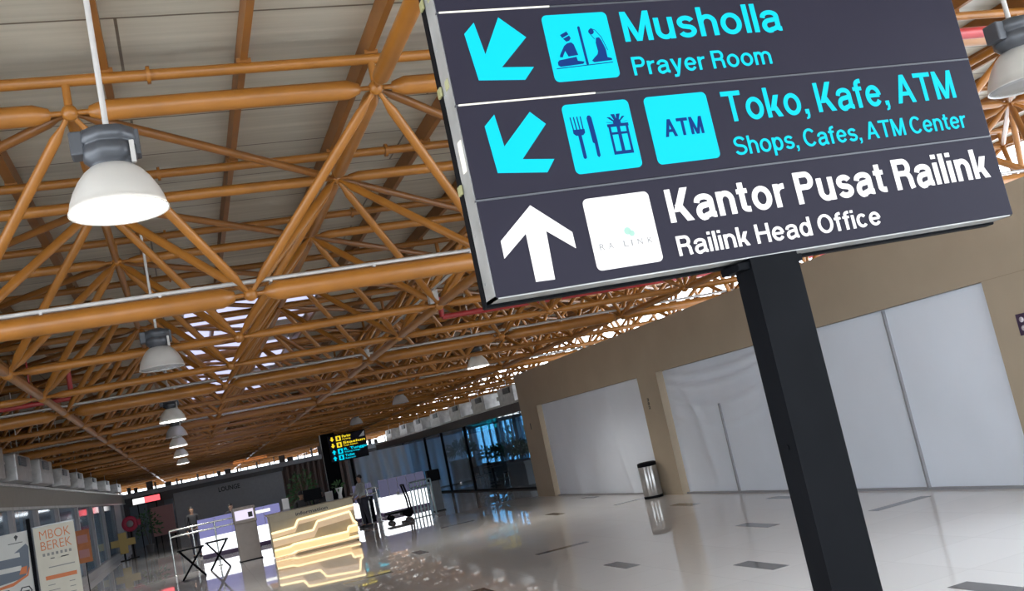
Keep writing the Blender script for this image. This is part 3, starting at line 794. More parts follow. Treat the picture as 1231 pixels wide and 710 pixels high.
# things along the left shops
t = thing('banner_stand', 'small orange board on a stand behind MBOK BEREK poster', 'banner', (-3.03, 30.5, 0))
build('base', MB().box((-.2, -.15, 0), (.2, .15, .03), .01), M['black'], t)
build('board', MB().box((-.19, -.02, .86), (.19, .0, 1.76), .004), M['banner'], t)
build('pole', MB().tube((0, .03, .02), (0, .03, 1.7), .014, 8), M['black'], t)
for z in (1.4, 1.0): build('print', MB().box((-.13, -.024, z), (.13, -.02, z + .22)), M['pink'], t)
t = thing('round_sign', 'red ring shaped sign on a post by left shops', 'sign', (-2.78, 48, 0))
ring = MB().lathe([(.15, -.03), (.34, -.03), (.34, .03), (.15, .03), (.15, -.03)], n=32).rot(PI / 2, 'X').shift((0, 0, 1.5))
ring.box((.3, -.03, 1.37), (.45, .03, 1.63))
build('ring', ring, M['redsign'], t)
build('disc', MB().lathe([(.0001, -.02), (.15, -.02), (.15, .02), (.0001, .02)], n=24).rot(PI / 2, 'X').shift((0, 0, 1.5)), M['lightgrey'], t)
build('post', MB().box((-.03, .02, 0), (.03, .05, 1.4)).box((-.2, -.15, 0), (.2, .15, .03)), M['black'], t)
t = thing('arrow_board', 'yellow cross shaped board standing by the left shops', 'sign', (-3.1, 47, 0))
build('board', MB().box((-.17, -.03, .3), (.17, .03, 1.2), .01).box((-.5, -.025, .62), (.5, .025, .92), .01), M['yell'], t)
build('leg', MB().box((-.04, -.02, 0), (.04, .02, .3)).box((-.2, -.15, 0), (.2, .15, .03)), M['black'], t)
t = thing('lit_sign', 'small red and white lit sign over far left shop', 'sign', (-2.35, 58.0, 2.3))
build('box', MB().box((-.75, -.1, 0), (.75, .1, .42), .01), M['black'], t)
build('lit_face', MB().box((-.1, -.112, .05), (.7, -.1, .36)), M['redlit'], t); build('lit_face', MB().box((-.7, -.112, .05), (-.1, -.1, .36)), M['white'], t)
build('bracket', MB().box((-.5, -.02, -2.3), (-.45, .02, .02)).box((.45, -.02, -2.3), (.5, .02, .02)), M['black'], t)
t = thing('notice_board', 'pink board leaning beside dark doorway at far left', 'board', (-1.55, 54, 0))
build('board', MB().box((-.55, -.03, .55), (.55, .03, 2.0), .01), M['pink'], t); build('leg', MB().box((-.5, -.02, 0), (-.44, .02, .6)).box((.44, -.02, 0), (.5, .02, .6)), M['black'], t)

# foliage helper: leaf blades round stems
def foliage(c, rx, ry, rz, n, seed, size=.14):
    rnd = random.Random(seed); b = MB()
    for _ in range(n):
        th = rnd.uniform(0, 2 * PI); ph = math.acos(rnd.uniform(-.6, 1)); q = rnd.random() ** .4
        p = Vector((c[0] + rx * q * math.sin(ph) * math.cos(th), c[1] + ry * q * math.sin(ph) * math.sin(th), c[2] + rz * q * math.cos(ph)))
        d = Vector((math.cos(th) * math.sin(ph), math.sin(th) * math.sin(ph), math.cos(ph) + rnd.uniform(-.5, .6))).normalized()
        s = d.cross(Vector((rnd.uniform(-1, 1), rnd.uniform(-1, 1), rnd.uniform(-1, 1)))).normalized() * size * .28
        L_ = size * rnd.uniform(.7, 1.5)
        m1 = p + d * L_ * .5 + Vector((0, 0, size * .08)); e = p + d * L_ - Vector((0, 0, size * .15)); up = d.cross(s).normalized() * .004
        b.add([p, m1 + s, e, m1 - s, m1 + up, m1 - up], [(0, 1, 4), (1, 2, 4), (2, 3, 4), (3, 0, 4), (1, 0, 5), (2, 1, 5), (3, 2, 5), (0, 3, 5)])
    return b
def plant(loc, h, r, label, seed, n=160, pot=True, group=None, size=.16):
    t = thing('potted_plant', label, 'plant', loc, 0, group)
    ph = .35 if pot else .04
    if pot: build('pot', MB().lathe([(.0001, 0), (.14, 0), (.19, .32), (.21, .35), (.18, .35), (.165, .30), (.0001, .30)], n=20), M['planter'], t)
    st = MB()
    rnd = random.Random(seed)
    for k in range(5):
        a = rnd.uniform(0, 6.28); st.path([(0, 0, .02 if not pot else .28), (math.cos(a) * r * .2, math.sin(a) * r * .2, ph + (h - ph) * .5), (math.cos(a) * r * .5, math.sin(a) * r * .5, h * .9)], .012, 5)
    build('stem', st, M['stem'], t)
    build('leaves', foliage((0, 0, ph + (h - ph) * .55), r, r, (h - ph) * .5, n, seed, size), M['leaf'], t)
    return t
plant((-2.2, 50.5, 0), 1.9, .6, 'dark leafy plant by pale doorway at far left', 11, 220)

# ------------------------------------------------------------------ far end wall
b = MB().box((-1.0, 60, 0), (5.1, 60.3, 2.55))
structure('wall_back', b, M['grey'])
structure('wall_back', MB().box((-7.5, 60.6, 0), (-1.0, 60.9, 2.9)).box((5.1, 60.6, 0), (15.1, 60.9, 2.9)), M['dark'])
structure('trim_3', MB().box((-1.3, 59.85, 2.55), (5.2, 60.3, 2.78)), M['dark'])
structure('trim_4', MB().box((-7.3, 59.9, 2.78), (15.0, 60.35, 3.04)), M['lightgrey'])
b = MB()
x = -7.2; rc = random.Random(4)
while x < 14.5:
    w_ = rc.choice((.04, .06, .1, .2, .35)); b.box((x, 60.1, 3.04), (x + w_, 60.2, 3.04 + rc.uniform(.15, .5))); x += w_ + rc.uniform(.08, .5)
b.box((-7.2, 60.1, 3.10), (14.9, 60.2, 3.13))
structure('trim_9', b, M['dark'])  # invented random strips, added to break the bright sky band into sparkles
t = thing('wall_lettering', 'dark LOUNGE lettering high on the grey far wall', 'sign', (1.5, 60, 2.1))
lettering('letters', 'LOUNGE', -.05, 1.15, 0, .25, -.002, M['ink_k'], t, .02, .03)
structure('door_1', MB().box((-3.4, 60.4, 0), (-2.5, 60.6, 2.3)).box((-1.55, 60.45, .9), (-1.05, 60.6, 2.3)), M['ink_b'])
b = MB()
for k in range(60):
    x = 5.15 + k * .065; b.tube((x, 60.35 + .06 * math.sin(k * 1.3), .1), (x, 60.35 + .06 * math.sin(k * 1.3), 2.75), .045, 6)
solo('curtain', b, M['curtain'], 'brown hanging curtain at far end right of grey wall', 'curtain')
# louvred sheet high at the far end
t = thing('louvre_panel', 'orange sunlit louvred panel high at the far roof end', 'louvre', (3.4, 61.5, 3.45))
build('backing', MB().prism([(-.95, 0), (1.15, .05), (.95, 1.25), (-.25, 1.1)], .1, .14), M['louvre'], t)  # sheet glows by itself, standing in for sunlight falling on it
b = MB()
for k in range(9): b.box((-1.0, 0, .03 + k * .135), (1.2, .06, .075 + k * .135))
for k in range(4): b.box((-.9 + k * .62, .06, 0), (-.86 + k * .62, .1, 1.25))
build('slats', b, M['orange_d'], t)
build('hanger_rod', MB().tube((-.2, .05, 1.0), (-.2, .05, 1.95), .02, 6).tube((.9, .05, 1.1), (.9, .05, 1.95), .02, 6), M['orange_d'], t)

# ------------------------------------------------------------------ counters, rails, kiosks mid hall
def counter(x0, x1, y, label, up_m='lilac'):
    cx = (x0 + x1) / 2; w = (x1 - x0) / 2
    t = thing('service_counter', label, 'counter', (cx, y, 0), 0, 'lit white service counters')
    build('plinth', MB().box((-w, -.3, 0), (w, .3, .14), .005), M['purple'], t)
    build('lower_panel', MB().box((-w, -.32, .14), (w, .3, .66), .005), M['whitelit'], t)
    up = build('upper_panel', MB().box((-w, -.30, .66), (w, -.22, 1.26), .005), M[up_m], t)
    build('worktop', MB().box((-w - .03, -.22, .98), (w + .03, .34, 1.02), .005), M['lightgrey'], t)
    b = MB()
    for k in range(4): b.box((-w + (k + 1) * 2 * w / 5 - .008, -.308, .66), (-w + (k + 1) * 2 * w / 5 + .008, -.30, 1.26))
    build('divider', b, M['lightgrey'], up)
    return t, w
t, w = counter(.02, 2.65, 34.6, 'lit lilac and white counter behind railing left of info desk')
build('light_bar', MB().box((.15, -.33, 1.06), (1.0, -.30, 1.16), .004), M['white'], t)
t, w = counter(6.1, 7.75, 35.0, 'lit white counter right of the standing person', 'lilac_dim')
t, w = counter(5.2, 5.85, 35.0, 'narrow lit white counter partly hidden behind black bin', 'lilac_dim')

# information desk
D0, DW = 27.0, 1.10
DX = 2.86
t = thing('information_desk', 'cream information desk with glowing wavy light bands', 'desk', (DX, D0, 0))
DH = 1.1
build('carcass', MB().box((-DW, -.1, .02), (DW, .55, DH), .02).box((-DW - .04, -.16, DH), (DW + .04, .6, DH + .04), .008), M['desk'], t)
build('fascia', MB().box((-DW, -.16, .93), (DW, -.1, DH), .004), M['desk'], t)
lettering('lettering', 'information', -.42, .42, .975, .085, -.16, M['ink_k'], t, .02, .01)
def wave(pts, h): return pts + [(x, z - h) for x, z in reversed(pts)]
bands = [
    ([(-DW, .64), (-.5, .67), (-.39, .84), (DW, .90)], .10, .0),
    ([(-DW, .47), (-.05, .50), (.09, .70), (.96, .76), (1.02, .50), (DW, .42)], .16, .05),
    ([(-DW, .21), (-.7, .22), (-.6, .26), (.82, .26), (.86, .38), (DW, .38)], .15, .09),
    ([(-DW, .05), (-.62, .05), (-.52, .09), (DW, .09)], .05, .03),
]
for k, (bd, hgt, off) in enumerate(bands):
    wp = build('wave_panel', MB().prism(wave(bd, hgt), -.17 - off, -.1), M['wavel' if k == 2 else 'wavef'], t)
    lb = MB()
    for p, q in zip(bd, bd[1:]): lb.tube((p[0], -.165 - off, p[1] + .02), (q[0], -.165 - off, q[1] + .02), .027, 8)
    build('light_band', lb, M['warm'], wp)
build('plinth', MB().box((-DW + .05, -.06, 0), (DW - .05, .5, .03)), M['desk'], t)
# items on the desk
def on_desk(x, y=.2): return (DX + x, D0 + y, DH + .0405)
t = thing('desk_sign', 'small framed card standing on information desk, right', 'card holder', on_desk(.55, .1))
build('frame', MB().box((-.1, -.012, 0), (.1, .012, .26), .004), M['lightgrey'], t); build('card', MB().box((-.08, -.015, .03), (.08, -.012, .235)), M['ink_g'], t)
build('foot', MB().box((-.08, -.05, 0), (.08, .06, .012)), M['lightgrey'], t)
t = thing('brochure_holder', 'pale brochure holder on left end of information desk', 'brochure holder', on_desk(-.6, .1))
build('tray', MB().box((-.1, -.07, 0), (.1, .07, .05), .004).box((-.1, .05, .05), (.1, .07, .3)), M['lightgrey'], t); build('brochure', MB().box((-.08, -.04, .05), (.08, .045, .33), .003), M['label'], t)
t = thing('flower_vase', 'white vase shape on information desk at right end', 'vase', on_desk(.86, .25))
build('vase', MB().lathe([(.0001, 0), (.05, 0), (.06, .03), (.045, .12), (.10, .3), (.09, .3), (.038, .12), (.0001, .05)], n=16), M['label'], t)
build('leaves', foliage((0, 0, .34), .1, .1, .1, 40, 5, .1), M['leaf'], t)
t = thing('monitor', 'black computer monitor on information desk middle', 'monitor', on_desk(.15, .35))
build('screen', MB().box((-.24, -.02, .12), (.24, .02, .42), .006), M['black'], t); build('stand', MB().box((-.1, -.07, 0), (.1, .07, .012)).box((-.025, -.015, .01), (.025, .015, .14)), M['black'], t)

# bronze totem kiosk with lit screen
t = thing('totem_kiosk', 'bronze kiosk column with lit screen on top left of info desk', 'kiosk', (1.25, 28.9, 0))
build('body', MB().box((-.29, -.2, 0), (.29, .2, 1.4), .012), M['kiosk'], t)
build('head', MB().box((-.31, -.23, 1.02), (.31, .18, 1.46), .012), M['kiosk'], t)
s = build('screen', MB().box((-.25, -.237, 1.12), (.25, -.229, 1.38), .002), M['screen'], t)
build('dark_window', MB().box((.1, -.24, 1.16), (.22, -.237, 1.30)), M['ink_k'], s)
build('plinth', MB().box((-.31, -.22, 0), (.31, .22, .03)), M['black'], t)

# railing in front of lilac counter
def railing(x0, x1, y, h, n, m, label, rails=2):
    t = thing('railing', label, 'railing', ((x0 + x1) / 2, y, 0)); w = (x1 - x0) / 2
    b = MB()
    for k in range(rails): z = h - k * .17 if rails < 4 else h * (1 - k / rails); b.tube((-w, 0, z), (w, 0, z), .024, 8)
    build('rail', b, m, t)
    for k in range(n):
        x = -w + 2 * w * k / (n - 1)
        p = build('post', MB().tube((x, 0, 0), (x, 0, h), .022, 8), m, t)
        build('foot', MB().lathe([(.0001, 0), (.07, 0), (.07, .012), (.025, .02), (.0001, .02)], (x, 0, 0), 14), m, p)
railing(-.75, 1.05, 29.6, 1.22, 4, M['chrome'], 'metal rail barrier in front of lilac lit counter')
railing(6.2, 6.86, 30.0, 1.08, 7, M['teal'], 'grey green barred rail right of luggage trolley', 2)
railing(4.95, 5.55, 32.2, 1.12, 3, M['chrome'], 'short metal rail behind black bin')

# folding X leg tables
def xtable(loc, w, label):
    t = thing('folding_table', label, 'table', loc, 0, 'black folding tables')
    build('table_top', MB().box((-w, -.22, .72), (w, .22, .755), .006), M['black'], t)
    for yy in (-.18, .18):
        for s in (-1, 1):
            build('leg', MB().tube((s * w * .85, yy, 0), (-s * w * .85, yy + .01 * s, .72), .02, 8), M['black'], t)
    build('stretcher', MB().tube((0, -.18, .36), (0, .18, .36), .014, 8).tube((-w * .8, -.18, .03), (-w * .8, .18, .03), .012, 6).tube((w * .8, -.18, .03), (w * .8, .18, .03), .012, 6), M['black'], t)
xtable((-.25, 27.2, 0), .33, 'black folding table with crossed legs, left of the pair')
xtable((.42, 28.3, 0), .30, 'black folding table with crossed legs, nearer bronze kiosk')

# bins, trolley and cases right of desk
t = thing('waste_bin', 'plain black square bin right of standing person', 'bin', (5.3, 33.0, 0))
build('body', MB().box((-.2, -.2, .02), (.2, .2, .78), .02), M['black'], t); build('lid', MB().box((-.22, -.22, .78), (.22, .22, .86), .02), M['black'], t); build('flap', MB().box((-.12, -.226, .79), (.12, -.218, .84)), M['housing'], t)
t = thing('luggage_trolley', 'dark luggage trolley with upright handle before white counter', 'trolley', (6.05, 31.6, 0), R(0))
build('platform', MB().box((-.42, -.25, .2), (.36, .25, .25), .01).box((.05, -.23, .09), (.40, .23, .2), .02), M['black'], t)
for y in (-.2, .2): build('upright', MB().path([(.36, y, .2), (.33, y, .6), (.24, y, 1.02)], .03, 8), M['black'], t)
build('handle', MB().tube((.24, -.24, 1.02), (.24, .24, 1.02), .03, 8), M['black'], t)
build('basket', MB().box((.06, -.2, .74), (.3, .2, .76)).box((.06, -.2, .76), (.08, .2, .84)), M['housing'], t)
for x, y in ((-.3, -.18), (-.3, .18), (.28, -.18), (.28, .18)):
    build('wheel', MB().lathe([(.0001, -.02), (.09, -.02), (.09, .02), (.0001, .02)], n=14).rot(PI / 2, 'X').shift((x, y, .09)), M['black'], t)
t = thing('display_column', 'dark standing display box right of barred rail', 'display stand', (7.2, 31.0, 0))
build('column', MB().box((-.15, -.12, .02), (.15, .12, .95), .01), M['housing'], t); build('head', MB().box((-.2, -.14, .95), (.2, .14, 1.3), .015), M['black'], t); build('plinth', MB().box((-.18, -.16, 0), (.18, .16, .03)), M['black'], t)

# black pillars
t = thing('clad_pillar', 'wide black clad pillar behind the information desk', 'pillar', (6.35, 47.6, 0))
build('shaft', MB().box((-.33, -.33, 0), (.33, .33, 4.6), .015), M['black'], t); build('skirting', MB().box((-.36, -.36, 0), (.36, .36, .15), .01), M['black'], t)
build('cable', MB().tube((-.36, -.34, .1), (-.36, -.34, 4.5), .02, 6), M['conduit'], t)
plant((3.95, 38.5, 0), 2.1, .5, 'dark tall plant left of black pillar behind desk', 21, 240)

# far directional sign
t = thing('wayfinding_sign', 'small far black sign with yellow and cyan lines on thin post', 'sign', (7.13, 46.5, -0.0))
W2 = .88; Zb, Zt = 2.28, 3.52
build('housing', MB().box((-W2, 0, Zb), (W2, .2, Zt), .01), M['black'], t)
build('post', MB().box((-.03, .03, 0), (.09, .15, Zb), .004), M['black'], t)
def mini(z, m, word, sub, x1, x2, up):
    rp = build('face_panel', MB().box((-W2 + .01, -.012, z + .005), (W2 - .01, 0, z + .3), .002), M['panel'], t)
    a = [(-.80, z + .15), (-.70, z + .26), (-.60, z + .15), (-.66, z + .15), (-.66, z + .05), (-.74, z + .05), (-.74, z + .15)]
    if not up: a = [(x, 2 * (z + .155) - zz) for x, zz in a]
    build('arrow', MB().prism(a, -.018, -.012), m, rp)
    build('icon_tile', MB().box((-.52, -.018, z + .04), (-.29, -.012, z + .27)), m, rp)
    build('pictogram', MB().box((-.44, -.021, z + .08), (-.37, -.018, z + .23)).box((-.47, -.0205, z + .12), (-.34, -.018, z + .15)), M['navy'], rp)
    lettering('lettering', word, -.22, x1, z + .16, .11, -.012, m, rp, .02, .006)
    if sub: lettering('lettering', sub, -.22, x2, z + .05, .065, -.012, m, rp, .01, .006)
mini(3.18, M['yellow'], 'Parkir', 'Parking', .2, .16, False)
mini(2.88, M['yellow'], 'Stasiun', 'Train Station', .82, .45, False)
mini(2.58, M['cyan'], 'R. Tunggu', 'Waiting Lounge', .84, .5, True)
mini(2.29, M['cyan'], 'Toilet', 'Restroom', .22, .25, True)
build('corner_mark', MB().prism([(.56, 3.23), (.83, 3.23), (.83, 3.48)], -.018, -.012), M['label'], t)

# hung white tarps beyond
def far_tarp(x0, x1, y, z1, label):
    b = MB(); n = 60; vs = []; fs = []
    for s in (0, 1):
        for j in range(9):
            for i in range(n + 1):
                u = i / n; w = j / 8
                vs.append((x0 + (x1 - x0) * u - (x0 + x1) / 2, (.05 * math.sin(u * 40 + 2 * w) + .04 * math.sin(u * 17 - 3 * w)) * (1 if s == 0 else 1) + .03 * s, .05 + (z1 - .05) * w))
        o = s * 9 * (n + 1)
        for j in range(8):
            for i in range(n): a = o + j * (n + 1) + i; fs.append((a, a + 1, a + n + 2, a + n + 1))
    b.add(vs, fs, True)
    solo('hanging_tarpaulin', b, M['tarp'], label, 'tarpaulin', ((x0 + x1) / 2, y, 0))
far_tarp(7.6, 10.6, 48.6, 2.45, 'white hanging tarpaulin right behind the far yellow sign')
far_tarp(10.7, 13.4, 49.2, 2.5, 'white hanging tarpaulin behind the glass partition posts')

# ------------------------------------------------------------------ glazed cafe right
GX = 10.4
structure('ceiling', MB().box((GX + .95, 27.0, 2.86), (15.0, 57, 2.92)), M['lightgrey'])
structure('trim_5', MB().box((GX - .1, 27.0, 2.55), (GX + .5, 57, 2.85)), M['dark'])
structure('trim_6', MB().box((GX - .15, 27.0, 2.85), (GX + .9, 57, 2.92)), M['steel'])
b = MB().box((GX - .01, 27.1, .05), (GX + .01, 52, 2.55))
structure('window_4', b, M['glass'])
b = MB()
for y in (30.2, 37.9, 41.7, 45.0, 50.0): b.box((GX - .05, y - .05, 0), (GX + .05, y + .05, 2.55))
b.box((GX - .03, 27, 0), (GX + .03, 52, .06))
structure('trim_7', b, M['black'])
CW = 15.0
b = MB().box((CW, 27, 0), (CW + .2, 42.5, 2.9)).box((CW, 42.5, 2.6), (CW + .2, 60.6, 3.0)).box((CW, 42.5, 0), (CW + .2, 60.6, .5))
b.box((CW, 27, 2.9), (CW + .2, 60.4, 3.7))
for y in (44.9, 48.0, 53.0, 57.0): b.box((CW - .1, y, .5), (CW + .2, y + .55, 2.6))
structure('wall_far_right', b, M['lightgrey'])
b = MB()
for y0, y1 in ((42.5, 44.9), (45.45, 48.0), (48.55, 53.0), (53.55, 57)): b.box((CW + .08, y0, .5), (CW + .1, y1, 2.6))
structure('window_5', b, M['blue'])
b = MB()
for y0, y1 in ((42.5, 44.9), (45.45, 48.0), (48.55, 53.0), (53.55, 57)):
    n = 3
    for k in range(n + 1): yy = y0 + (y1 - y0) * k / n; b.box((CW + .04, yy - .04, .5), (CW + .14, yy + .04, 2.6))
structure('trim_8', b, M['ink_b'])
# trees outside the windows
for k, (x, y, h, r) in enumerate(((18.5, 47, 2.2, 1.3), (19, 52, 2.5, 1.5), (19.5, 58, 2.4, 1.5))):
    t = thing('shrub', ['leafy shrub outside right hand blue window', 'leafy shrub outside the middle blue window', 'leafy shrub outside the left blue window'][k], 'shrub', (x, y, 0))
    build('stem', MB().path([(0, 0, 0), (.1, 0, h * .4), (0, .1, h * .8)], .05, 6), M['stem'], t)
    build('leaves', foliage((0, 0, h * .55), r, r, h * .5, 420, 40 + k, .3), M['leaf'], t)
# planters and plants in the cafe
t = thing('planter_box', 'long grey planter box nearest the tan wall end', 'planter', (11.5, 34.0, 0))
build('box', MB().box((-.55, -1.0, .03), (.55, 1.0, .85), .02), M['planter'], t); build('rim', MB().box((-.58, -1.03, .8), (.58, 1.03, .87), .01), M['planter'], t); build('soil', MB().box((-.5, -.95, .86), (.5, .95, .885)), M['stem'], t)
for k, y in enumerate((33.3, 34.0, 34.7)):
    plant((11.5, y, .886), .62, .2, ['leafy plant in grey planter, nearest tan wall', 'leafy plant in grey planter, middle', 'leafy plant in grey planter, farthest from tan wall'][k], 60 + k, 130, False, 'plants in the grey planter', .13)
t = thing('planter_box', 'low dark planter row under the blue windows', 'planter', (13.6, 43.5, 0))
build('box', MB().box((-.3, -3.2, .03), (.3, 3.2, .7), .02), M['wood'], t); build('rim', MB().box((-.33, -3.23, .66), (.33, 3.23, .72), .01), M['wood'], t); build('soil', MB().box((-.28, -3.1, .71), (.28, 3.1, .735)), M['stem'], t)
for k in range(5):
    plant((13.6, 41.0 + k * 1.25, .736), .75, .45, ['bushy plant under blue window, first from right', 'bushy plant under blue window, second from right', 'bushy plant under blue window, middle of row', 'bushy plant under blue window, second from left', 'bushy plant under blue window, leftmost of row'][k], 80 + k, 140, False, 'bushy plants under the blue windows', .16)
t = thing('display_shelf', 'beige shelf unit carrying a big fern behind glass', 'shelf', (11.6, 43.5, 0))
build('side_panel', MB().box((-.55, -.25, 0), (-.51, .25, 1.2)).box((.51, -.25, 0), (.55, .25, 1.2)), M['trunk'], t)
build('shelf', MB().box((-.51, -.25, .3), (.51, .25, .34)).box((-.51, -.25, .7), (.51, .25, .74)), M['trunk'], t); build('top', MB().box((-.57, -.27, 1.2), (.57, .27, 1.24), .005), M['trunk'], t); build('back_panel', MB().box((-.51, .22, .05), (.51, .25, 1.2)), M['trunk'], t)
plant((11.6, 43.5, 1.241), .75, .6, 'big fern on top of the beige shelf', 99, 260, False, None, .22)
# tables and chairs
def cafe_table(x, y, label):
    t = thing('cafe_table', label, 'table', (x, y, 0), 0, 'cafe tables')
    build('table_top', MB().lathe([(.0001, .72), (.36, .72), (.37, .735), (.36, .75), (.0001, .75)], n=24), M['wood'], t)
    build('column', MB().tube((0, 0, .02), (0, 0, .72), .03, 10), M['black'], t); build('foot', MB().lathe([(.0001, 0), (.24, 0), (.22, .025), (.04, .04), (.0001, .04)], n=20), M['black'], t)
def cafe_chair(x, y, rz, label):
    t = thing('cafe_chair', label, 'chair', (x, y, 0), rz, 'cafe chairs')
    build('seat', MB().box((-.21, -.21, .43), (.21, .21, .46), .01), M['black'], t)
    build('backrest', MB().box((-.2, .19, .62), (.2, .22, .88), .012).box((-.2, .19, .46), (-.17, .215, .9)).box((.17, .19, .46), (.2, .215, .9)), M['black'], t)
    for sx in (-1, 1):
        for sy in (-1, 1): build('leg', MB().tube((sx * .2, sy * .2, 0), (sx * .18, sy * .18, .44), .014, 6), M['chrome'], t)
cafe_table(11.4, 38.4, 'round cafe table behind thick glass partition post')
cafe_chair(11.0, 39.2, R(20), 'black cafe chair beyond round table nearest partition')
cafe_chair(12.0, 38.2, R(-80), 'black cafe chair right of nearest round table')
cafe_table(12.2, 41.2, 'round cafe table farther back below big fern')
cafe_chair(11.5, 41.0, R(90), 'black cafe chair left of farther round table')
cafe_chair(12.3, 42.0, R(5), 'black cafe chair beyond farther round table')
for k, y in enumerate((28.5, 32.0, 35.5, 39.0, 42.5, 46.0, 49.5, 53.5)):
    air_unit(GX + .45, y, 1.7, .55, ['grey air duct unit over cafe, first past tan wall end', 'grey air duct unit over cafe, second past tan wall', 'grey air duct unit over cafe, third past tan wall', 'grey air duct unit over cafe, fourth past tan wall', 'grey air duct unit over cafe, fifth past tan wall', 'grey air duct unit over cafe, sixth past tan wall', 'grey air duct unit over cafe, seventh past tan wall', 'grey air duct unit over cafe, nearest the far sign'][k], 'air units over the glazed cafe', 2.922, -1)

# ------------------------------------------------------------------ people
def skin_mesh(name, joints, edges, root, m, parent, sub=1):
    me = bpy.data.meshes.new(name); keys = list(joints)
    me.from_pydata([joints[k][0] for k in keys], [(keys.index(a), keys.index(c)) for a, c in edges], [])
    ob = bpy.data.objects.new(name, me); COL.objects.link(ob)
    sk = ob.modifiers.new('skin', 'SKIN'); sk.use_smooth_shade = True
    for k, sv in zip(keys, me.skin_vertices[0].data):
        r = joints[k][1]; sv.radius = (r, r) if not isinstance(r, tuple) else r; sv.use_root = (k == root)
    ss = ob.modifiers.new('sub', 'SUBSURF'); ss.levels = sub; ss.render_levels = sub
    bpy.context.view_layer.update()
    dg = bpy.context.evaluated_depsgraph_get()
    nm = bpy.data.meshes.new_from_object(ob.evaluated_get(dg)); nm.name = name
    bpy.data.objects.remove(ob); bpy.data.meshes.remove(me)
    nm.materials.clear(); nm.materials.append(m)
    o = bpy.data.objects.new(name, nm); COL.objects.link(o); o.parent = parent
    return o

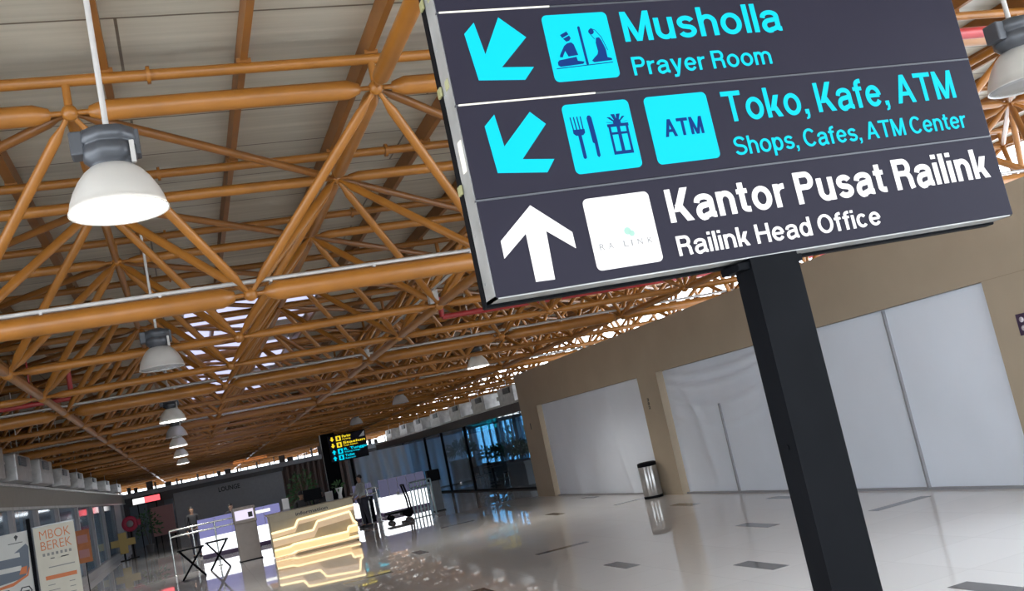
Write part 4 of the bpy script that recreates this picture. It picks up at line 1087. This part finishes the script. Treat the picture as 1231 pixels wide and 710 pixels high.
def person(loc, rz, label, H=1.65, pose=None, shirt='cloth', legs='trousers', seated=False):
    t = thing('person', label, 'person', loc, rz)
    s = H / 1.70; pose = pose or {}
    la = pose.get('la', ((-.235, .02, 1.10), (-.24, -.10, .86))); ra = pose.get('ra', ((.235, .02, 1.10), (.24, -.10, .86)))
    J = {}
    def j(k, p, r): J[k] = (tuple(c * s for c in p), r * s if not isinstance(r, tuple) else tuple(q * s for q in r))
    j('pelvis', (0, 0, .92), (.135, .10)); j('waist', (0, 0, 1.06), (.125, .092)); j('chest', (0, .005, 1.26), (.15, .10)); j('neckb', (0, .01, 1.41), (.075, .06))
    j('neck', (0, .0, 1.46), .05); j('jaw', (0, -.012, 1.53), (.062, .072)); j('head', (0, 0, 1.60), (.073, .088)); j('crown', (0, .005, 1.655), (.06, .075))
    j('nose', (0, -.105, 1.575), .013); j('el', (-.078, .0, 1.58), .014); j('er', (.078, 0, 1.58), .014)
    for n, sg_, (e, w) in (('l', -1, la), ('r', 1, ra)):
        j('sh' + n, (sg_ * .175, .01, 1.385), .052); j('el' + n + 'b', e, .04); j('wr' + n, w, .027)
        ev, wv = Vector(e), Vector(w); d = (wv - ev).normalized(); c = wv + d * .07
        j('pa' + n, tuple(c), (.036, .018))
        side = d.cross(Vector((1, 0, 0))).normalized()
        for q in range(4):
            off = side * (q - 1.5) * .018; L_ = (.075, .085, .08, .06)[q]
            j('f%d%s' % (q, n), tuple(c + off + d * L_ * .55 + Vector((-sg_ * .006, 0, 0))), .0085); j('g%d%s' % (q, n), tuple(c + off + d * L_ + Vector((-sg_ * .022, 0, 0))), .007)
        j('t%s' % n, tuple(wv + d * .055 - side * .045 + Vector((-sg_ * .01, 0, 0))), .0095)
        fy = pose.get('step', 0) * sg_
        j('hip' + n, (sg_ * .085, 0, .88), .088); j('kn' + n, (sg_ * .095, -.01 + fy * .5, .48), .055); j('an' + n, (sg_ * .10, .02 + fy, .085), .038)
        j('to' + n, (sg_ * .115, -.14 + fy, .035), .036)
    E = [('pelvis', 'waist'), ('waist', 'chest'), ('chest', 'neckb'), ('neckb', 'neck'), ('neck', 'jaw'), ('jaw', 'head'), ('head', 'crown'), ('head', 'nose'), ('head', 'el'), ('head', 'er')]
    for n in 'lr':
        E += [('neckb', 'sh' + n), ('sh' + n, 'el' + n + 'b'), ('el' + n + 'b', 'wr' + n), ('wr' + n, 'pa' + n), ('wr' + n, 't' + n), ('pelvis', 'hip' + n), ('hip' + n, 'kn' + n), ('kn' + n, 'an' + n), ('an' + n, 'to' + n)]
        for q in range(4): E += [('pa' + n, 'f%d%s' % (q, n)), ('f%d%s' % (q, n), 'g%d%s' % (q, n))]
    skin_mesh('body', J, E, 'pelvis', M['skin'], t, 2)
    def grow(keys, add): return {k: (J[k][0], tuple(q + add for q in J[k][1]) if isinstance(J[k][1], tuple) else J[k][1] + add) for k in keys}
    tk = ['pelvis', 'waist', 'chest', 'neckb', 'shl', 'shr', 'ellb', 'elrb']
    K = grow(tk, .018)
    for n in 'lr':
        a, c = Vector(J['el' + n + 'b'][0]), Vector(J['wr' + n][0]); K['cu' + n] = (tuple(a.lerp(c, .8)), .04 * s)
    skin_mesh('shirt', K, [('pelvis', 'waist'), ('waist', 'chest'), ('chest', 'neckb'), ('neckb', 'shl'), ('neckb', 'shr'), ('shl', 'ellb'), ('shr', 'elrb'), ('ellb', 'cul'), ('elrb', 'cur')], 'pelvis', M[shirt], t, 2)
    K = grow(['pelvis', 'hipl', 'hipr', 'knl', 'knr', 'anl', 'anr'], .014)
    skin_mesh('trousers', K, [('pelvis', 'hipl'), ('pelvis', 'hipr'), ('hipl', 'knl'), ('hipr', 'knr'), ('knl', 'anl'), ('knr', 'anr')], 'pelvis', M[legs], t, 2)
    for n, sg_ in (('l', -1), ('r', 1)):
        a, c = Vector(J['an' + n][0]), Vector(J['to' + n][0])
        build('shoe', MB().box((a.x - .048, c.y - .05, 0), (a.x + .052, a.y + .07, .075), .025), M['cloth'], t)
    hb = MB().lathe([(.082 * s * math.sin(PI * k / 10) + 1e-4, .098 * s * math.cos(PI * k / 10)) for k in range(0, 7)], (0, .02 * s, 1.622 * s), 18)
    build('hair', hb, M['hair'], t)
    return t
person((4.95, 31.4, 0), R(-70), 'person in grey shirt and dark trousers standing at right end of desk', 1.62, {'la': ((-.24, -.08, 1.12), (-.15, -.30, 1.02)), 'ra': ((.24, -.06, 1.12), (.16, -.28, 1.0)), 'step': .05}, 'shirt')
person((-.12, 36.4, 0), R(10), 'person in dark clothes standing behind railing at left', 1.72)
person((1.15, 35.5, 0), R(0), 'person in dark clothes behind lilac counter near kiosk', 1.55, {'la': ((-.25, -.06, 1.12), (-.15, -.28, 1.05)), 'ra': ((.25, -.06, 1.12), (.15, -.28, 1.05))})
person((2.8, 28.3, 0), R(170), 'person in black seen from behind, just behind information desk', 1.55)
person((3.35, 28.5, 0), R(-150), 'person in black bending close to pillar behind information desk', 1.5)

# ------------------------------------------------------------------ daylight
w = bpy.data.worlds.new('overcast'); SC.world = w; w.use_nodes = True
N = w.node_tree.nodes; L = w.node_tree.links; bg = N['Background']
tc = N.new('ShaderNodeTexCoord'); sp = N.new('ShaderNodeSeparateXYZ'); cr = N.new('ShaderNodeValToRGB')
L.new(tc.outputs['Generated'], sp.inputs['Vector']); L.new(sp.outputs['Z'], cr.inputs['Fac'])
cr.color_ramp.elements[0].color = (.86, .93, 1, 1); cr.color_ramp.elements[1].color = (.70, .83, 1, 1)
L.new(cr.outputs['Color'], bg.inputs['Color']); bg.inputs['Strength'].default_value = 3.6

vs = SC.view_settings
vs.view_transform = 'Standard'; vs.look = 'None'; vs.gamma = 1; vs.use_curve_mapping = False; vs.exposure = EXPOSURE
